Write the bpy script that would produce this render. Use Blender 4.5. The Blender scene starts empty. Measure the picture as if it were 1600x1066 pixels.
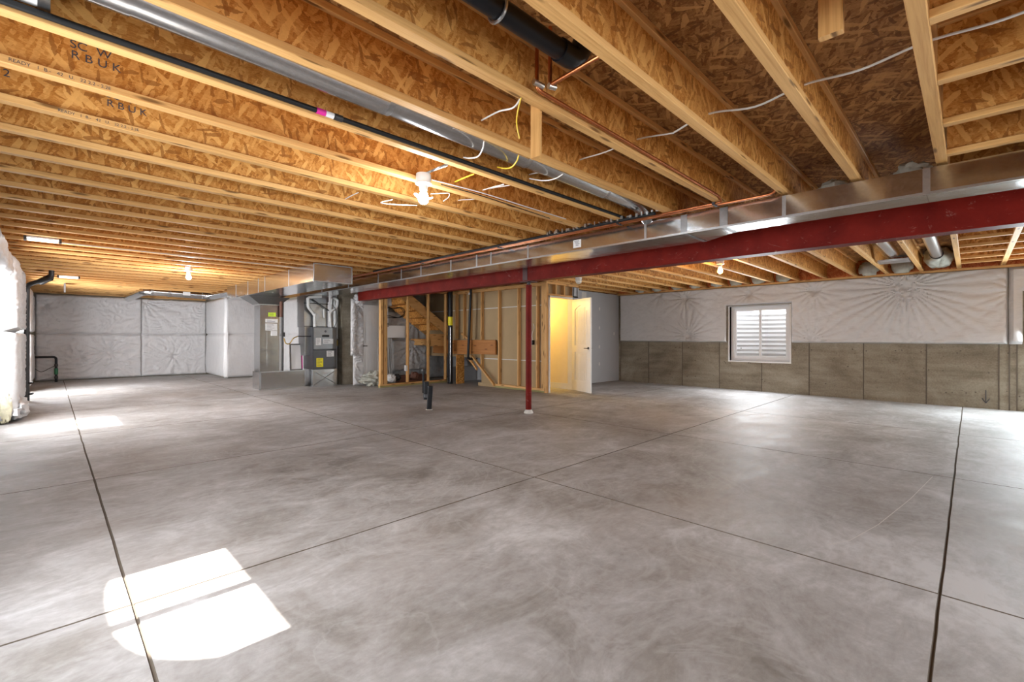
import bpy, math, random
from mathutils import Vector, Matrix, noise
random.seed(7)
C = bpy.context.scene.collection
SC = bpy.context.scene
PI = math.pi
HC = 1.18            # camera height
ZJ = HC + 1.21       # underside of the joists

# ------------------------------------------------------------------ camera, sky, sun, exposure
cam_d = bpy.data.cameras.new('camera'); cam = bpy.data.objects.new('camera', cam_d); C.objects.link(cam)
cam_d.sensor_width = 36; cam_d.lens = 719.5/1600*36; cam_d.shift_y = -4.8/1600; cam_d.clip_start = .02
cam.matrix_world = (Matrix.Translation((0, 0, HC)) @ Matrix.Rotation(math.radians(-45.1), 4, 'Z')
                    @ Matrix.Rotation(math.radians(90), 4, 'X') @ Matrix.Rotation(math.radians(.1), 4, 'Z'))
SC.camera = cam
SC.view_settings.view_transform = 'Standard'; SC.view_settings.look = 'None'
SC.view_settings.gamma = 1; SC.view_settings.use_curve_mapping = False
SC.view_settings.exposure = 1.5
w = bpy.data.worlds.new('sky'); SC.world = w; w.use_nodes = True
bg = w.node_tree.nodes['Background']; bg.inputs[0].default_value = (.86, .92, 1, 1); bg.inputs[1].default_value = 1.9
sun_d = bpy.data.lights.new('sun', 'SUN'); sun_d.energy = 12; sun_d.angle = math.radians(.5); sun_d.color = (1, .96, .9)
sun = bpy.data.objects.new('sun', sun_d); C.objects.link(sun)
TANE = 1.22
sun.rotation_euler = Vector((1, -.0, -TANE)).to_track_quat('-Z', 'Y').to_euler()
sun.location = (-8, 3, 9)

def area(name, loc, direction, sx, sy, energy, col=(1, 1, 1)):
    d = bpy.data.lights.new(name, 'AREA'); d.shape = 'RECTANGLE'; d.size = sx; d.size_y = sy; d.energy = energy; d.color = col
    o = bpy.data.objects.new(name, d); C.objects.link(o); o.location = loc
    o.rotation_euler = Vector(direction).to_track_quat('-Z', 'Y').to_euler(); return o
# daylight entering by the window wells (the openings themselves are built below)
LEFT_WIN = [2.46, 8.6, 13.6]
for y, e in zip(LEFT_WIN, (26, 48, 75)): area('window_daylight', (-.60, y, 1.28), (1, 0, -.05), 1.1, 1.15, e, (.93, .96, 1))
area('window_daylight', (11.05, 3.36, 1.3), (-1, 0, -.2), 1.1, 1.1, 26, (.9, .95, 1))
area('window_daylight', (11.05, -1.2, 1.3), (-1, 0, -.35), 1.1, 1.1, 70, (.84, .95, 1))

# ------------------------------------------------------------------ node materials
def mat(name):
    m = bpy.data.materials.new(name); m.use_nodes = True
    nt = m.node_tree; return m, nt, nt.nodes['Principled BSDF']
def N(nt, t, **k):
    n = nt.nodes.new(t)
    for a, v in k.items():
        if a.startswith('i_'):
            key = a[2:]; n.inputs[int(key) if key.isdigit() else key.replace('_', ' ')].default_value = v
        else: setattr(n, a, v)
    return n
def ramp(nt, src, stops, interp='LINEAR'):
    r = N(nt, 'ShaderNodeValToRGB'); cr = r.color_ramp; cr.interpolation = interp
    while len(cr.elements) < len(stops): cr.elements.new(.5)
    for e, (p, c) in zip(cr.elements, stops): e.position = p; e.color = (c[0], c[1], c[2], 1)
    if src is not None: nt.links.new(src, r.inputs[0])
    return r.outputs[0]
def mixc(nt, f, a, b, mode='MIX'):
    n = N(nt, 'ShaderNodeMix', data_type='RGBA', blend_type=mode)
    for s, v in ((n.inputs[0], f), (n.inputs[6], a), (n.inputs[7], b)):
        if hasattr(v, 'links'): nt.links.new(v, s)
        elif isinstance(v, (int, float)): s.default_value = v
        else: s.default_value = (*v[:3], 1)
    return n.outputs[2]
def mth(nt, op, a, b=0.0, c=None):
    n = N(nt, 'ShaderNodeMath', operation=op)
    for s, v in zip(n.inputs, (a, b, c)):
        if v is None: continue
        if hasattr(v, 'links'): nt.links.new(v, s)
        else: s.default_value = v
    return n.outputs[0]
def coords(nt, scale=(1, 1, 1), rot=0, space='UV', rnd=True):
    """surface coordinates in metres, offset per object so that copies differ"""
    tc = N(nt, 'ShaderNodeTexCoord'); src = tc.outputs[space]
    if rnd:
        oi = N(nt, 'ShaderNodeObjectInfo'); m1 = mth(nt, 'MULTIPLY', oi.outputs['Random'], 57.0)
        cb = N(nt, 'ShaderNodeCombineXYZ'); nt.links.new(m1, cb.inputs[0]); nt.links.new(m1, cb.inputs[1]); nt.links.new(m1, cb.inputs[2])
        ad = N(nt, 'ShaderNodeVectorMath', operation='ADD'); nt.links.new(src, ad.inputs[0]); nt.links.new(cb.outputs[0], ad.inputs[1]); src = ad.outputs[0]
    mp = N(nt, 'ShaderNodeMapping'); mp.inputs['Scale'].default_value = scale; mp.inputs['Rotation'].default_value = (0, 0, rot)
    nt.links.new(src, mp.inputs[0]); return mp.outputs[0]
def noisef(nt, v, scale, detail=4, rough=.6, dist=0):
    n = N(nt, 'ShaderNodeTexNoise'); n.inputs['Scale'].default_value = scale; n.inputs['Detail'].default_value = detail
    n.inputs['Roughness'].default_value = rough; n.inputs['Distortion'].default_value = dist
    nt.links.new(v, n.inputs[0]); return n.outputs[0]
def bump(nt, b, h, strength=.3, dist=.01):
    n = N(nt, 'ShaderNodeBump'); n.inputs['Strength'].default_value = strength; n.inputs['Distance'].default_value = dist
    nt.links.new(h, n.inputs['Height']); nt.links.new(n.outputs[0], b.inputs['Normal'])

def osb(name, lo, mid, hi, spec=.3):
    """oriented strand board: three crossing layers of long flakes"""
    m, nt, b = mat(name)
    cols = []; facs = []
    base = coords(nt, (1, 1, 1))
    warp = N(nt, 'ShaderNodeTexNoise'); warp.inputs['Scale'].default_value = 9; warp.inputs['Detail'].default_value = 2; nt.links.new(base, warp.inputs[0])
    sb = N(nt, 'ShaderNodeVectorMath', operation='SUBTRACT'); nt.links.new(warp.outputs[1], sb.inputs[0]); sb.inputs[1].default_value = (.5, .5, .5)
    sc = N(nt, 'ShaderNodeVectorMath', operation='SCALE'); nt.links.new(sb.outputs[0], sc.inputs[0]); sc.inputs['Scale'].default_value = .014
    ad = N(nt, 'ShaderNodeVectorMath', operation='ADD'); nt.links.new(base, ad.inputs[0]); nt.links.new(sc.outputs[0], ad.inputs[1])
    w2 = N(nt, 'ShaderNodeTexNoise'); w2.inputs['Scale'].default_value = 85; w2.inputs['Detail'].default_value = 2; nt.links.new(base, w2.inputs[0])
    s2 = N(nt, 'ShaderNodeVectorMath', operation='SCALE'); nt.links.new(w2.outputs[1], s2.inputs[0]); s2.inputs['Scale'].default_value = .012
    a2 = N(nt, 'ShaderNodeVectorMath', operation='ADD'); nt.links.new(ad.outputs[0], a2.inputs[0]); nt.links.new(s2.outputs[0], a2.inputs[1]); ad = a2
    for rot, (sx, sy) in ((.4, (11, 48)), (1.8, (10, 44)), (2.7, (12, 60)), (1.2, (16, 70))):
        mp = N(nt, 'ShaderNodeMapping', vector_type='TEXTURE'); mp.inputs['Rotation'].default_value = (0, 0, rot)
        mp.inputs['Scale'].default_value = (1/sx, 1/sy, 1); nt.links.new(ad.outputs[0], mp.inputs[0])
        v = N(nt, 'ShaderNodeTexVoronoi', voronoi_dimensions='2D'); v.inputs['Scale'].default_value = 1; v.inputs['Randomness'].default_value = 1
        nt.links.new(mp.outputs[0], v.inputs[0])
        s = N(nt, 'ShaderNodeSeparateColor'); nt.links.new(v.outputs['Color'], s.inputs[0])
        cols.append(s.outputs[0]); facs.append(s.outputs[1])
    f = cols[0]
    for c, k in zip(cols[1:], facs[1:]):
        step = mth(nt, 'GREATER_THAN', k, .55)
        n = N(nt, 'ShaderNodeMix', data_type='FLOAT'); nt.links.new(step, n.inputs[0]); nt.links.new(f, n.inputs[2]); nt.links.new(c, n.inputs[3]); f = n.outputs[0]
    fine = noisef(nt, coords(nt, (60, 220, 1), .6), 1, 3)
    big = noisef(nt, coords(nt, (1.3, 1.3, 1)), 1, 3)
    f2 = mth(nt, 'ADD', mth(nt, 'MULTIPLY', f, .40), mth(nt, 'ADD', mth(nt, 'MULTIPLY', fine, .66), mth(nt, 'MULTIPLY', big, .34)))
    f2 = mth(nt, 'SUBTRACT', f2, .21)
    c = ramp(nt, f2, [(.08, lo), (.36, mid), (.62, tuple((a+d)/2 for a, d in zip(mid, hi))), (.92, hi)])
    dk = tuple(a*.6+e*.4 for a, e in zip(lo, mid))
    for q, (rot, sx, sy, th, colr) in enumerate(((1.1, 9, 42, .90, hi), (2.4, 8, 36, .91, hi), (.2, 12, 50, .95, dk), (1.75, 13, 60, .96, dk))):
        mp = N(nt, 'ShaderNodeMapping', vector_type='TEXTURE'); mp.inputs['Rotation'].default_value = (0, 0, rot); mp.inputs['Location'].default_value = (q*3.3, q*1.7, 0)
        mp.inputs['Scale'].default_value = (1/sx, 1/sy, 1); nt.links.new(ad.outputs[0], mp.inputs[0])
        v = N(nt, 'ShaderNodeTexVoronoi', voronoi_dimensions='2D'); v.inputs['Scale'].default_value = 1; nt.links.new(mp.outputs[0], v.inputs[0])
        s = N(nt, 'ShaderNodeSeparateColor'); nt.links.new(v.outputs['Color'], s.inputs[0])
        c = mixc(nt, mth(nt, 'MULTIPLY', mth(nt, 'GREATER_THAN', s.outputs[2], th), .75), c, colr)
    nt.links.new(c, b.inputs['Base Color']); b.inputs['Roughness'].default_value = .62; b.inputs['Specular IOR Level'].default_value = spec
    bump(nt, b, f2, .35, .004); return m
def lumber(name, lo, hi, rough=.6, gs=1.0, knots=True):
    m, nt, b = mat(name)
    g = noisef(nt, coords(nt, (1.2*gs, 34*gs, 1)), 1, 5, .62, .8)
    f = noisef(nt, coords(nt, (6, 160, 1)), 1, 2)
    x = mth(nt, 'ADD', mth(nt, 'MULTIPLY', g, .8), mth(nt, 'MULTIPLY', f, .25))
    c = ramp(nt, x, [(.3, lo), (.5, tuple(a*.35+b_*.65 for a, b_ in zip(lo, hi))), (.7, hi)])
    if knots:
        v = N(nt, 'ShaderNodeTexVoronoi', voronoi_dimensions='2D'); v.inputs['Scale'].default_value = 1; nt.links.new(coords(nt, (1.6, 9, 1)), v.inputs[0])
        k = ramp(nt, v.outputs['Distance'], [(.05, (1, 1, 1)), (.12, (0, 0, 0))])
        c = mixc(nt, k, c, tuple(q*.45 for q in lo))
    oi = N(nt, 'ShaderNodeObjectInfo')
    t = ramp(nt, oi.outputs['Random'], [(0, (.86, .84, .8)), (1, (1, 1, 1))])
    c = mixc(nt, 1.0, c, t, 'MULTIPLY')
    nt.links.new(c, b.inputs['Base Color']); b.inputs['Roughness'].default_value = rough; b.inputs['Specular IOR Level'].default_value = .3
    bump(nt, b, x, .15, .003); return m
def plain(name, col, rough=.5, metal=0, var=.12, scale=6, bumpk=0, spec=.5):
    m, nt, b = mat(name)
    n = noisef(nt, coords(nt, (scale, scale, scale), space='Object'), 1, 4)
    c = ramp(nt, n, [(.25, tuple(max(0, x*(1-var)) for x in col)), (.75, tuple(min(1, x*(1+var)) for x in col))])
    nt.links.new(c, b.inputs['Base Color']); b.inputs['Roughness'].default_value = rough; b.inputs['Metallic'].default_value = metal
    b.inputs['Specular IOR Level'].default_value = spec
    if bumpk: bump(nt, b, n, bumpk, .01)
    return m
def galv(name, base=.62, rough=.24, wav=.25):
    m, nt, b = mat(name)
    v = N(nt, 'ShaderNodeTexVoronoi'); v.inputs['Scale'].default_value = 70; nt.links.new(coords(nt, space='Object'), v.inputs[0])
    s = N(nt, 'ShaderNodeSeparateColor'); nt.links.new(v.outputs['Color'], s.inputs[0])
    c = ramp(nt, s.outputs[0], [(0, (base*.95, base*.97, base*.98)), (1, (base*1.05, base*1.07, base*1.09))])
    nt.links.new(c, b.inputs['Base Color']); b.inputs['Metallic'].default_value = 1
    r = mth(nt, 'ADD', mth(nt, 'MULTIPLY', s.outputs[1], .04), rough); nt.links.new(r, b.inputs['Roughness'])
    bump(nt, b, noisef(nt, coords(nt, (2.5, 2.5, 2.5), space='Object'), 1, 2), wav, .05); return m
def scuffed(name):
    m, nt, b = mat(name)
    n = noisef(nt, coords(nt, (4, 4, 4), space='Object'), 1, 5)
    c = ramp(nt, n, [(.3, (.115, .006, .003)), (.7, (.20, .013, .007))])
    k = noisef(nt, coords(nt, (3, 5, 9), space='Object'), 1, 8, .75, 2.5)
    c = mixc(nt, ramp(nt, k, [(.60, (0, 0, 0)), (.70, (.45, .45, .45))]), c, (.40, .22, .18))
    nt.links.new(c, b.inputs['Base Color']); b.inputs['Roughness'].default_value = .5; b.inputs['Specular IOR Level'].default_value = .12
    return m
def emit(name, col, s):
    m, nt, b = mat(name); b.inputs['Base Color'].default_value = (*col, 1)
    b.inputs['Emission Color'].default_value = (*col, 1); b.inputs['Emission Strength'].default_value = s; return m
def concrete_floor():
    m, nt, b = mat('troweled_concrete')
    tc = coords(nt, rnd=False, space='Object')
    geo = N(nt, 'ShaderNodeNewGeometry'); pos = geo.outputs['Position']
    def sc_(s):
        mp = N(nt, 'ShaderNodeMapping'); mp.inputs['Scale'].default_value = s; nt.links.new(pos, mp.inputs[0]); return mp.outputs[0]
    big = noisef(nt, sc_((.55, .4, 1)), 1, 6, .62, .6)
    med = noisef(nt, sc_((1.7, 2.4, 1)), 1, 8, .68, 1.2)
    fin = noisef(nt, sc_((22, 22, 1)), 1, 6, .7)
    sw = noisef(nt, sc_((4, 11, 1)), 1, 5, .7, 1.5)
    x = mth(nt, 'ADD', mth(nt, 'MULTIPLY', big, .4), mth(nt, 'ADD', mth(nt, 'MULTIPLY', med, .38), mth(nt, 'MULTIPLY', fin, .12)))
    x = mth(nt, 'ADD', x, mth(nt, 'MULTIPLY', sw, .14))
    c = ramp(nt, x, [(.38, (.17, .155, .14)), (.47, (.30, .285, .27)), (.54, (.40, .39, .385)), (.62, (.56, .56, .565))])
    # pale efflorescence rings and brown rust tint
    r = noisef(nt, sc_((.9, .8, 1)), 1, 5, .6, 2.2)
    ring = ramp(nt, r, [(.5, (0, 0, 0)), (.525, (1, 1, 1)), (.55, (0, 0, 0))])
    c = mixc(nt, mth(nt, 'MULTIPLY', ring, .22), c, (.55, .55, .56))
    br = ramp(nt, noisef(nt, sc_((.35, .5, 1)), 1, 3), [(.5, (0, 0, 0)), (.7, (1, 1, 1))])
    c = mixc(nt, mth(nt, 'MULTIPLY', br, .5), c, (.29, .245, .205))
    nt.links.new(c, b.inputs['Base Color'])
    rr = ramp(nt, med, [(.3, (.48, .48, .48)), (.7, (.68, .68, .68))]); nt.links.new(rr, b.inputs['Roughness'])
    b.inputs['Specular IOR Level'].default_value = .36
    bump(nt, b, x, .12, .01); return m
def concrete_wall():
    m, nt, b = mat('cast_concrete')
    big = noisef(nt, coords(nt, (1.2, .9, 1)), 1, 6, .65, .8)
    ver = noisef(nt, coords(nt, (7, .8, 1)), 1, 4, .6)
    fin = noisef(nt, coords(nt, (38, 38, 1)), 1, 4, .7)
    x = mth(nt, 'ADD', mth(nt, 'MULTIPLY', big, .5), mth(nt, 'ADD', mth(nt, 'MULTIPLY', ver, .3), mth(nt, 'MULTIPLY', fin, .22)))
    c = ramp(nt, x, [(.36, (.15, .12, .085)), (.5, (.27, .232, .175)), (.64, (.40, .36, .285))])
    v = N(nt, 'ShaderNodeTexVoronoi'); v.inputs['Scale'].default_value = 1; nt.links.new(coords(nt, (9, 9, 1)), v.inputs[0])
    pit = ramp(nt, v.outputs['Distance'], [(.05, (1, 1, 1)), (.1, (0, 0, 0))]); c = mixc(nt, mth(nt, 'MULTIPLY', pit, .6), c, (.07, .06, .05))
    nt.links.new(c, b.inputs['Base Color']); b.inputs['Roughness'].default_value = .85; b.inputs['Specular IOR Level'].default_value = .2
    bump(nt, b, x, .4, .01); return m
def vapor(name, col=(.62, .61, .61), rough=.36):
    m, nt, b = mat(name)
    f = noisef(nt, coords(nt, (5, 5, 1)), 1, 6, .6, 1.5)
    c = ramp(nt, f, [(.3, tuple(x*.92 for x in col)), (.7, col)]); nt.links.new(c, b.inputs['Base Color'])
    b.inputs['Roughness'].default_value = rough; b.inputs['Specular IOR Level'].default_value = .45
    f2 = noisef(nt, coords(nt, (2.2, 7, 1), .5), 1, 5, .55, 2.5)
    bump(nt, b, f2, .35, .02); return m

M = dict(
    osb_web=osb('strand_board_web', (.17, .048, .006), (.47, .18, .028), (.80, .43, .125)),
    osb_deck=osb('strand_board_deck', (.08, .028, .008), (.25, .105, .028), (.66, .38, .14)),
    flange=lumber('laminated_pine', (.52, .25, .07), (.82, .485, .185)),
    stud=lumber('framing_lumber', (.45, .22, .065), (.74, .43, .17)),
    lvl=lumber('laminated_beam_wood', (.30, .10, .025), (.55, .24, .07), knots=True),
    treated=lumber('green_treated_lumber', (.22, .19, .07), (.42, .37, .16)),
    floor=concrete_floor(), wall=concrete_wall(),
    joint=plain('joint_grit', (.15, .125, .10), .95, spec=.1),
    galv=galv('galvanized_steel', .62, .15, .16), galv_dark=galv('dull_galvanized_steel', .30, .3),
    galv_pipe=galv('galvanized_pipe', .6, .2, .05), cleat=galv('bright_cleat', .5, .3, .02),
    red=scuffed('red_primer_paint'),
    red_end=plain('dark_red_steel', (.05, .008, .006), .5),
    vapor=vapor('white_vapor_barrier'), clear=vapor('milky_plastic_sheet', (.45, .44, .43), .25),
    dryback=plain('brown_drywall_paper', (.40, .285, .16), .9, 0, .08, 2, spec=.1),
    dryface=plain('grey_drywall_face', (.42, .42, .43), .85, 0, .04, 2, spec=.15),
    mud=plain('joint_compound', (.62, .60, .56), .8, 0, .05), warmwall=plain('painted_wall', (.80, .70, .50), .6, 0, .03),
    white=plain('white_paint', (.78, .77, .76), .35, 0, .03), vinyl=plain('white_vinyl', (.82, .83, .85), .3, 0, .02),
    pvc=plain('white_pvc', (.66, .66, .64), .3, 0, .04), abs=plain('black_abs', (.008, .008, .010), .35, 0, .2, spec=.3),
    iron=plain('black_iron', (.03, .028, .028), .4), copper=plain('copper', (.62, .22, .09), .28, 1, .25, 9),
    rust=plain('rusty_steel', (.16, .07, .045), .6), brass=plain('brass', (.6, .42, .12), .3, 1),
    solder=plain('solder_joint', (.62, .58, .52), .35, 1), paper=plain('white_paper_label', (.75, .74, .73), .6, 0, .03),
    ink=plain('printed_ink', (.06, .06, .07), .7), yellow=plain('yellow_label', (.85, .72, .02), .5, 0, .05),
    lime=plain('lime_label', (.62, .85, .05), .5, 0, .05), pink=plain('magenta_label', (.65, .02, .28), .5),
    ycable=plain('yellow_cable', (.75, .52, .03), .45), wcable=plain('white_cable', (.72, .70, .66), .45),
    bcable=plain('black_cable', (.012, .012, .012), .5, spec=.25), dark=plain('dark_grey_cabinet', (.10, .10, .105), .38, .6, .1),
    silver=plain('silver_cabinet', (.20, .20, .205), .32, .7, .1), green=plain('green_valve', (.02, .16, .07), .5),
    fiber=plain('yellow_fiberglass', (.74, .70, .52), .95, 0, .2, 14, .8, .1), orange=osb('orange_rim_board', (.28, .05, .01), (.55, .12, .03), (.75, .3, .1)),
    foam=plain('pale_fiberglass_batt', (.50, .50, .44), .95, 0, .2, 12, .8, .1), porcelain=plain('white_porcelain', (.7, .69, .66), .3),
    bulb_w=emit('lit_white_bulb', (.93, .95, 1), 16), bulb_y=emit('lit_warm_bulb', (1, .55, .12), 12), led=emit('lit_strip_diffuser', (1, 1, 1), 2.2),  # last emitter imitates reflected sun glints
    well=plain('white_corrugated_steel', (.92, .93, .95), .5, 0, .02), soil=plain('backfill_soil', (.16, .12, .08), .95),
    glow=emit('warm_lamp_glass', (1, .6, .12), 6),
)
g, nt, b = mat('window_glass'); b.inputs['Base Color'].default_value = (1, 1, 1, 1); b.inputs['Roughness'].default_value = 0
tr = N(nt, 'ShaderNodeBsdfTransparent'); gl = N(nt, 'ShaderNodeBsdfGlossy'); gl.inputs['Roughness'].default_value = .02
mx = N(nt, 'ShaderNodeMixShader'); mx.inputs[0].default_value = .07
nt.links.new(tr.outputs[0], mx.inputs[1]); nt.links.new(gl.outputs[0], mx.inputs[2]); nt.links.new(mx.outputs[0], nt.nodes['Material Output'].inputs[0])
M['glass'] = g

# ------------------------------------------------------------------ mesh builder
ORG = {}
class MB:
    def __init__(s, ga=None): s.v = []; s.f = []; s.ga = ga; s.smooth = False
    def add(s, vs, fs):
        o = len(s.v); s.v += [Vector(p) for p in vs]; s.f += [tuple(o+i for i in f) for f in fs]; return s
    def box(s, x0, x1, y0, y1, z0, z1):
        x0, x1 = min(x0, x1), max(x0, x1); y0, y1 = min(y0, y1), max(y0, y1); z0, z1 = min(z0, z1), max(z0, z1)
        return s.add([(x, y, z) for z in (z0, z1) for x, y in ((x0, y0), (x1, y0), (x1, y1), (x0, y1))],
              [(3, 2, 1, 0), (4, 5, 6, 7), (0, 1, 5, 4), (1, 2, 6, 5), (2, 3, 7, 6), (3, 0, 4, 7)])
    def bbox(s, x0, x1, y0, y1, z0, z1, c=.004):
        """box with chamfered long edges"""
        d = [x1-x0, y1-y0, z1-z0]; a = d.index(max(d)); o = [i for i in range(3) if i != a]
        lo = (x0, y0, z0); hi = (x1, y1, z1)
        l0, h0, l1, h1 = lo[o[0]], hi[o[0]], lo[o[1]], hi[o[1]]
        ring = [(l0+c, l1), (h0-c, l1), (h0, l1+c), (h0, h1-c), (h0-c, h1), (l0+c, h1), (l0, h1-c), (l0, l1+c)]
        vs = []
        for e in (lo[a], hi[a]):
            for p, q in ring:
                t = [0, 0, 0]; t[a] = e; t[o[0]] = p; t[o[1]] = q; vs.append(t)
        fl = (a == 1)
        fs = [tuple(range(7, -1, -1)), tuple(range(8, 16))] + [(i, (i+1) % 8, (i+1) % 8+8, i+8) for i in range(8)]
        if fl: fs = [tuple(reversed(f)) for f in fs]
        return s.add(vs, fs)
    def prism(s, poly, axis, a, b):
        """poly = list of 2D points in the two other axes, extruded from a to b along axis"""
        n = len(poly); vs = []
        for e in (a, b):
            for p, q in poly:
                t = [p, q]; t.insert(axis, e); vs.append(t)
        fs = [tuple(range(n-1, -1, -1)), tuple(range(n, 2*n))] + [(i, (i+1) % n, (i+1) % n+n, i+n) for i in range(n)]
        return s.add(vs, fs)
    def tube(s, path, r, n=10, cap=True, close=False):
        s.smooth = True
        path = [Vector(p) for p in path]; rs = r if isinstance(r, (list, tuple)) else [r]*len(path)
        rings = []; up = None
        for i, p in enumerate(path):
            t = (path[min(i+1, len(path)-1)]-path[max(i-1, 0)])
            t = t.normalized() if t.length > 1e-9 else Vector((0, 0, 1))
            if up is None: up = t.orthogonal().normalized()
            else:
                up = (up-t*up.dot(t)); up = up.normalized() if up.length > 1e-6 else t.orthogonal().normalized()
            sd = t.cross(up)
            rings.append([p+(up*math.cos(2*PI*k/n)+sd*math.sin(2*PI*k/n))*rs[i] for k in range(n)])
        vs = [q for rg in rings for q in rg]; fs = []
        for i in range(len(path)-1):
            for k in range(n): a = i*n+k; b_ = i*n+(k+1) % n; fs.append((a, b_, b_+n, a+n))
        if cap: fs += [tuple(range(n-1, -1, -1)), tuple(range((len(path)-1)*n, len(path)*n))]
        return s.add(vs, fs)
    def lathe(s, cx, cy, prof, n=20):
        s.smooth = True
        vs = [(cx+r*math.cos(2*PI*k/n), cy+r*math.sin(2*PI*k/n), z) for r, z in prof for k in range(n)]
        fs = [(i*n+k, i*n+(k+1) % n, (i+1)*n+(k+1) % n, (i+1)*n+k) for i in range(len(prof)-1) for k in range(n)]
        fs += [tuple(range(n-1, -1, -1)), tuple(range((len(prof)-1)*n, len(prof)*n))]
        return s.add(vs, fs)
    def blob(s, c, r, amp=.25, fr=3, nu=22, nv=14, seed=0):
        s.smooth = True; vs = []
        for i in range(nv+1):
            for k in range(nu):
                th = PI*i/nv; ph = 2*PI*k/nu
                d = Vector((math.sin(th)*math.cos(ph), math.sin(th)*math.sin(ph), math.cos(th)))
                q = 1+amp*(noise.noise(d*fr+Vector((seed, 0, 0)))*1.6+.4*noise.noise(d*fr*3+Vector((seed, 9, 0))))
                vs.append((c[0]+d.x*r[0]*q, c[1]+d.y*r[1]*q, max(c[2]+d.z*r[2]*q, c[2]-r[2])))
        fs = [(i*nu+k, (i+1)*nu+k, (i+1)*nu+(k+1) % nu, i*nu+(k+1) % nu) for i in range(nv) for k in range(nu)]
        return s.add(vs, fs)
    def mesh(s, name, m, org=(0, 0, 0)):
        org = Vector(org); me = bpy.data.meshes.new(name); me.from_pydata([tuple(p-org) for p in s.v], [], s.f)
        if s.ga is None:
            ex = [max(p[i] for p in s.v)-min(p[i] for p in s.v) for i in range(3)]; ga = ex.index(max(ex))
        else: ga = s.ga
        uv = me.uv_layers.new(name='UVMap'); me.update()
        seed = random.random()*20
        for p in me.polygons:
            n = p.normal; ax = max(range(3), key=lambda i: abs(n[i]))
            if ax == ga: u, v_ = [i for i in range(3) if i != ax]
            else: u = ga; v_ = [i for i in range(3) if i not in (ax, ga)][0]
            for li in p.loop_indices:
                co = me.vertices[me.loops[li].vertex_index].co; uv.data[li].uv = (co[u]+seed, co[v_]+ax*.37+seed)
            p.use_smooth = s.smooth
        if s.smooth and hasattr(me, 'set_sharp_from_angle'): me.set_sharp_from_angle(angle=math.radians(50))
        me.materials.append(M[m] if isinstance(m, str) else m); return me
    def build(s, name, m, parent=None, label=None):
        if parent is not None: org = ORG[parent.name]
        else:
            xs = [p.x for p in s.v]; ys = [p.y for p in s.v]; zs = [p.z for p in s.v]
            org = Vector(((min(xs)+max(xs))/2, (min(ys)+max(ys))/2, min(zs)))
        o = bpy.data.objects.new(name, s.mesh(name, m, org)); C.objects.link(o)
        if parent is not None: o.parent = parent
        else: o.location = org
        ORG[o.name] = Vector(org)
        if label: o['label'] = label
        return o
def tag(o, label, cat, group=None, kind=None):
    o['label'] = label; o['category'] = cat
    if group: o['group'] = group
    if kind: o['kind'] = kind
    return o
def thing(name, label, cat, loc, group=None):
    o = bpy.data.objects.new(name, None); C.objects.link(o); o.location = loc; o.empty_display_size = .1; ORG[o.name] = Vector(loc)
    return tag(o, label, cat, group)
def struct(o): o['kind'] = 'structure'; return o
def sroot(name, loc=(0, 0, 0)):
    o = bpy.data.objects.new(name, None); C.objects.link(o); o.location = loc; ORG[o.name] = Vector(loc); o['kind'] = 'structure'; return o
def dup(root, loc):
    r = root.copy(); C.objects.link(r); r.location = loc
    for ch in root.children:
        c = ch.copy(); C.objects.link(c); c.parent = r
        for gch in ch.children:
            d = gch.copy(); C.objects.link(d); d.parent = c
    return r
def text(body, size, m, parent, mtx, name='lettering', label=None, ext=.0006):
    cu = bpy.data.curves.new(name, 'FONT'); cu.body = body; cu.size = size; cu.align_x = 'CENTER'; cu.align_y = 'CENTER'; cu.extrude = ext
    t = bpy.data.objects.new('tmp_text', cu); C.objects.link(t)
    dg = bpy.context.evaluated_depsgraph_get(); me = bpy.data.meshes.new_from_object(t.evaluated_get(dg)); bpy.data.objects.remove(t)
    org = ORG[parent.name]; me.transform(Matrix.Translation(-org) @ mtx); me.materials.clear(); me.materials.append(M[m])
    o = bpy.data.objects.new(name, me); C.objects.link(o); o.parent = parent; ORG[o.name] = org; return o
def frame(x, y, z, u, v):
    """matrix whose x axis is u, y axis is v"""
    u = Vector(u).normalized(); v = Vector(v).normalized(); n = u.cross(v)
    m = Matrix((u, v, n)).transposed().to_4x4(); m.translation = (x, y, z); return m
def arc(c, a, b, r0, n=5):
    """quarter bend points from c+a*r to c+b*r around corner: a,b unit vectors of legs leaving the corner"""
    c = Vector(c); a = Vector(a); b = Vector(b); out = []
    for i in range(n+1):
        t = i/n*PI/2; out.append(c+a*r0*(1-math.sin(t))+b*r0*(1-math.cos(t)))
    return out
ORD = ['zeroth', 'first', 'second', 'third', 'fourth', 'fifth', 'sixth', 'seventh', 'eighth', 'ninth', 'tenth', 'eleventh', 'twelfth', 'thirteenth',
       'fourteenth', 'fifteenth', 'sixteenth', 'seventeenth', 'eighteenth', 'nineteenth', 'twentieth']
ORD += ['twenty-'+x for x in ORD[1:10]] + ['thirtieth'] + ['thirty-'+x for x in ORD[1:10]] + ['fortieth']

XW = 11.15; YB = 17.45; XL = -.6; YF = -3.6
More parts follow.
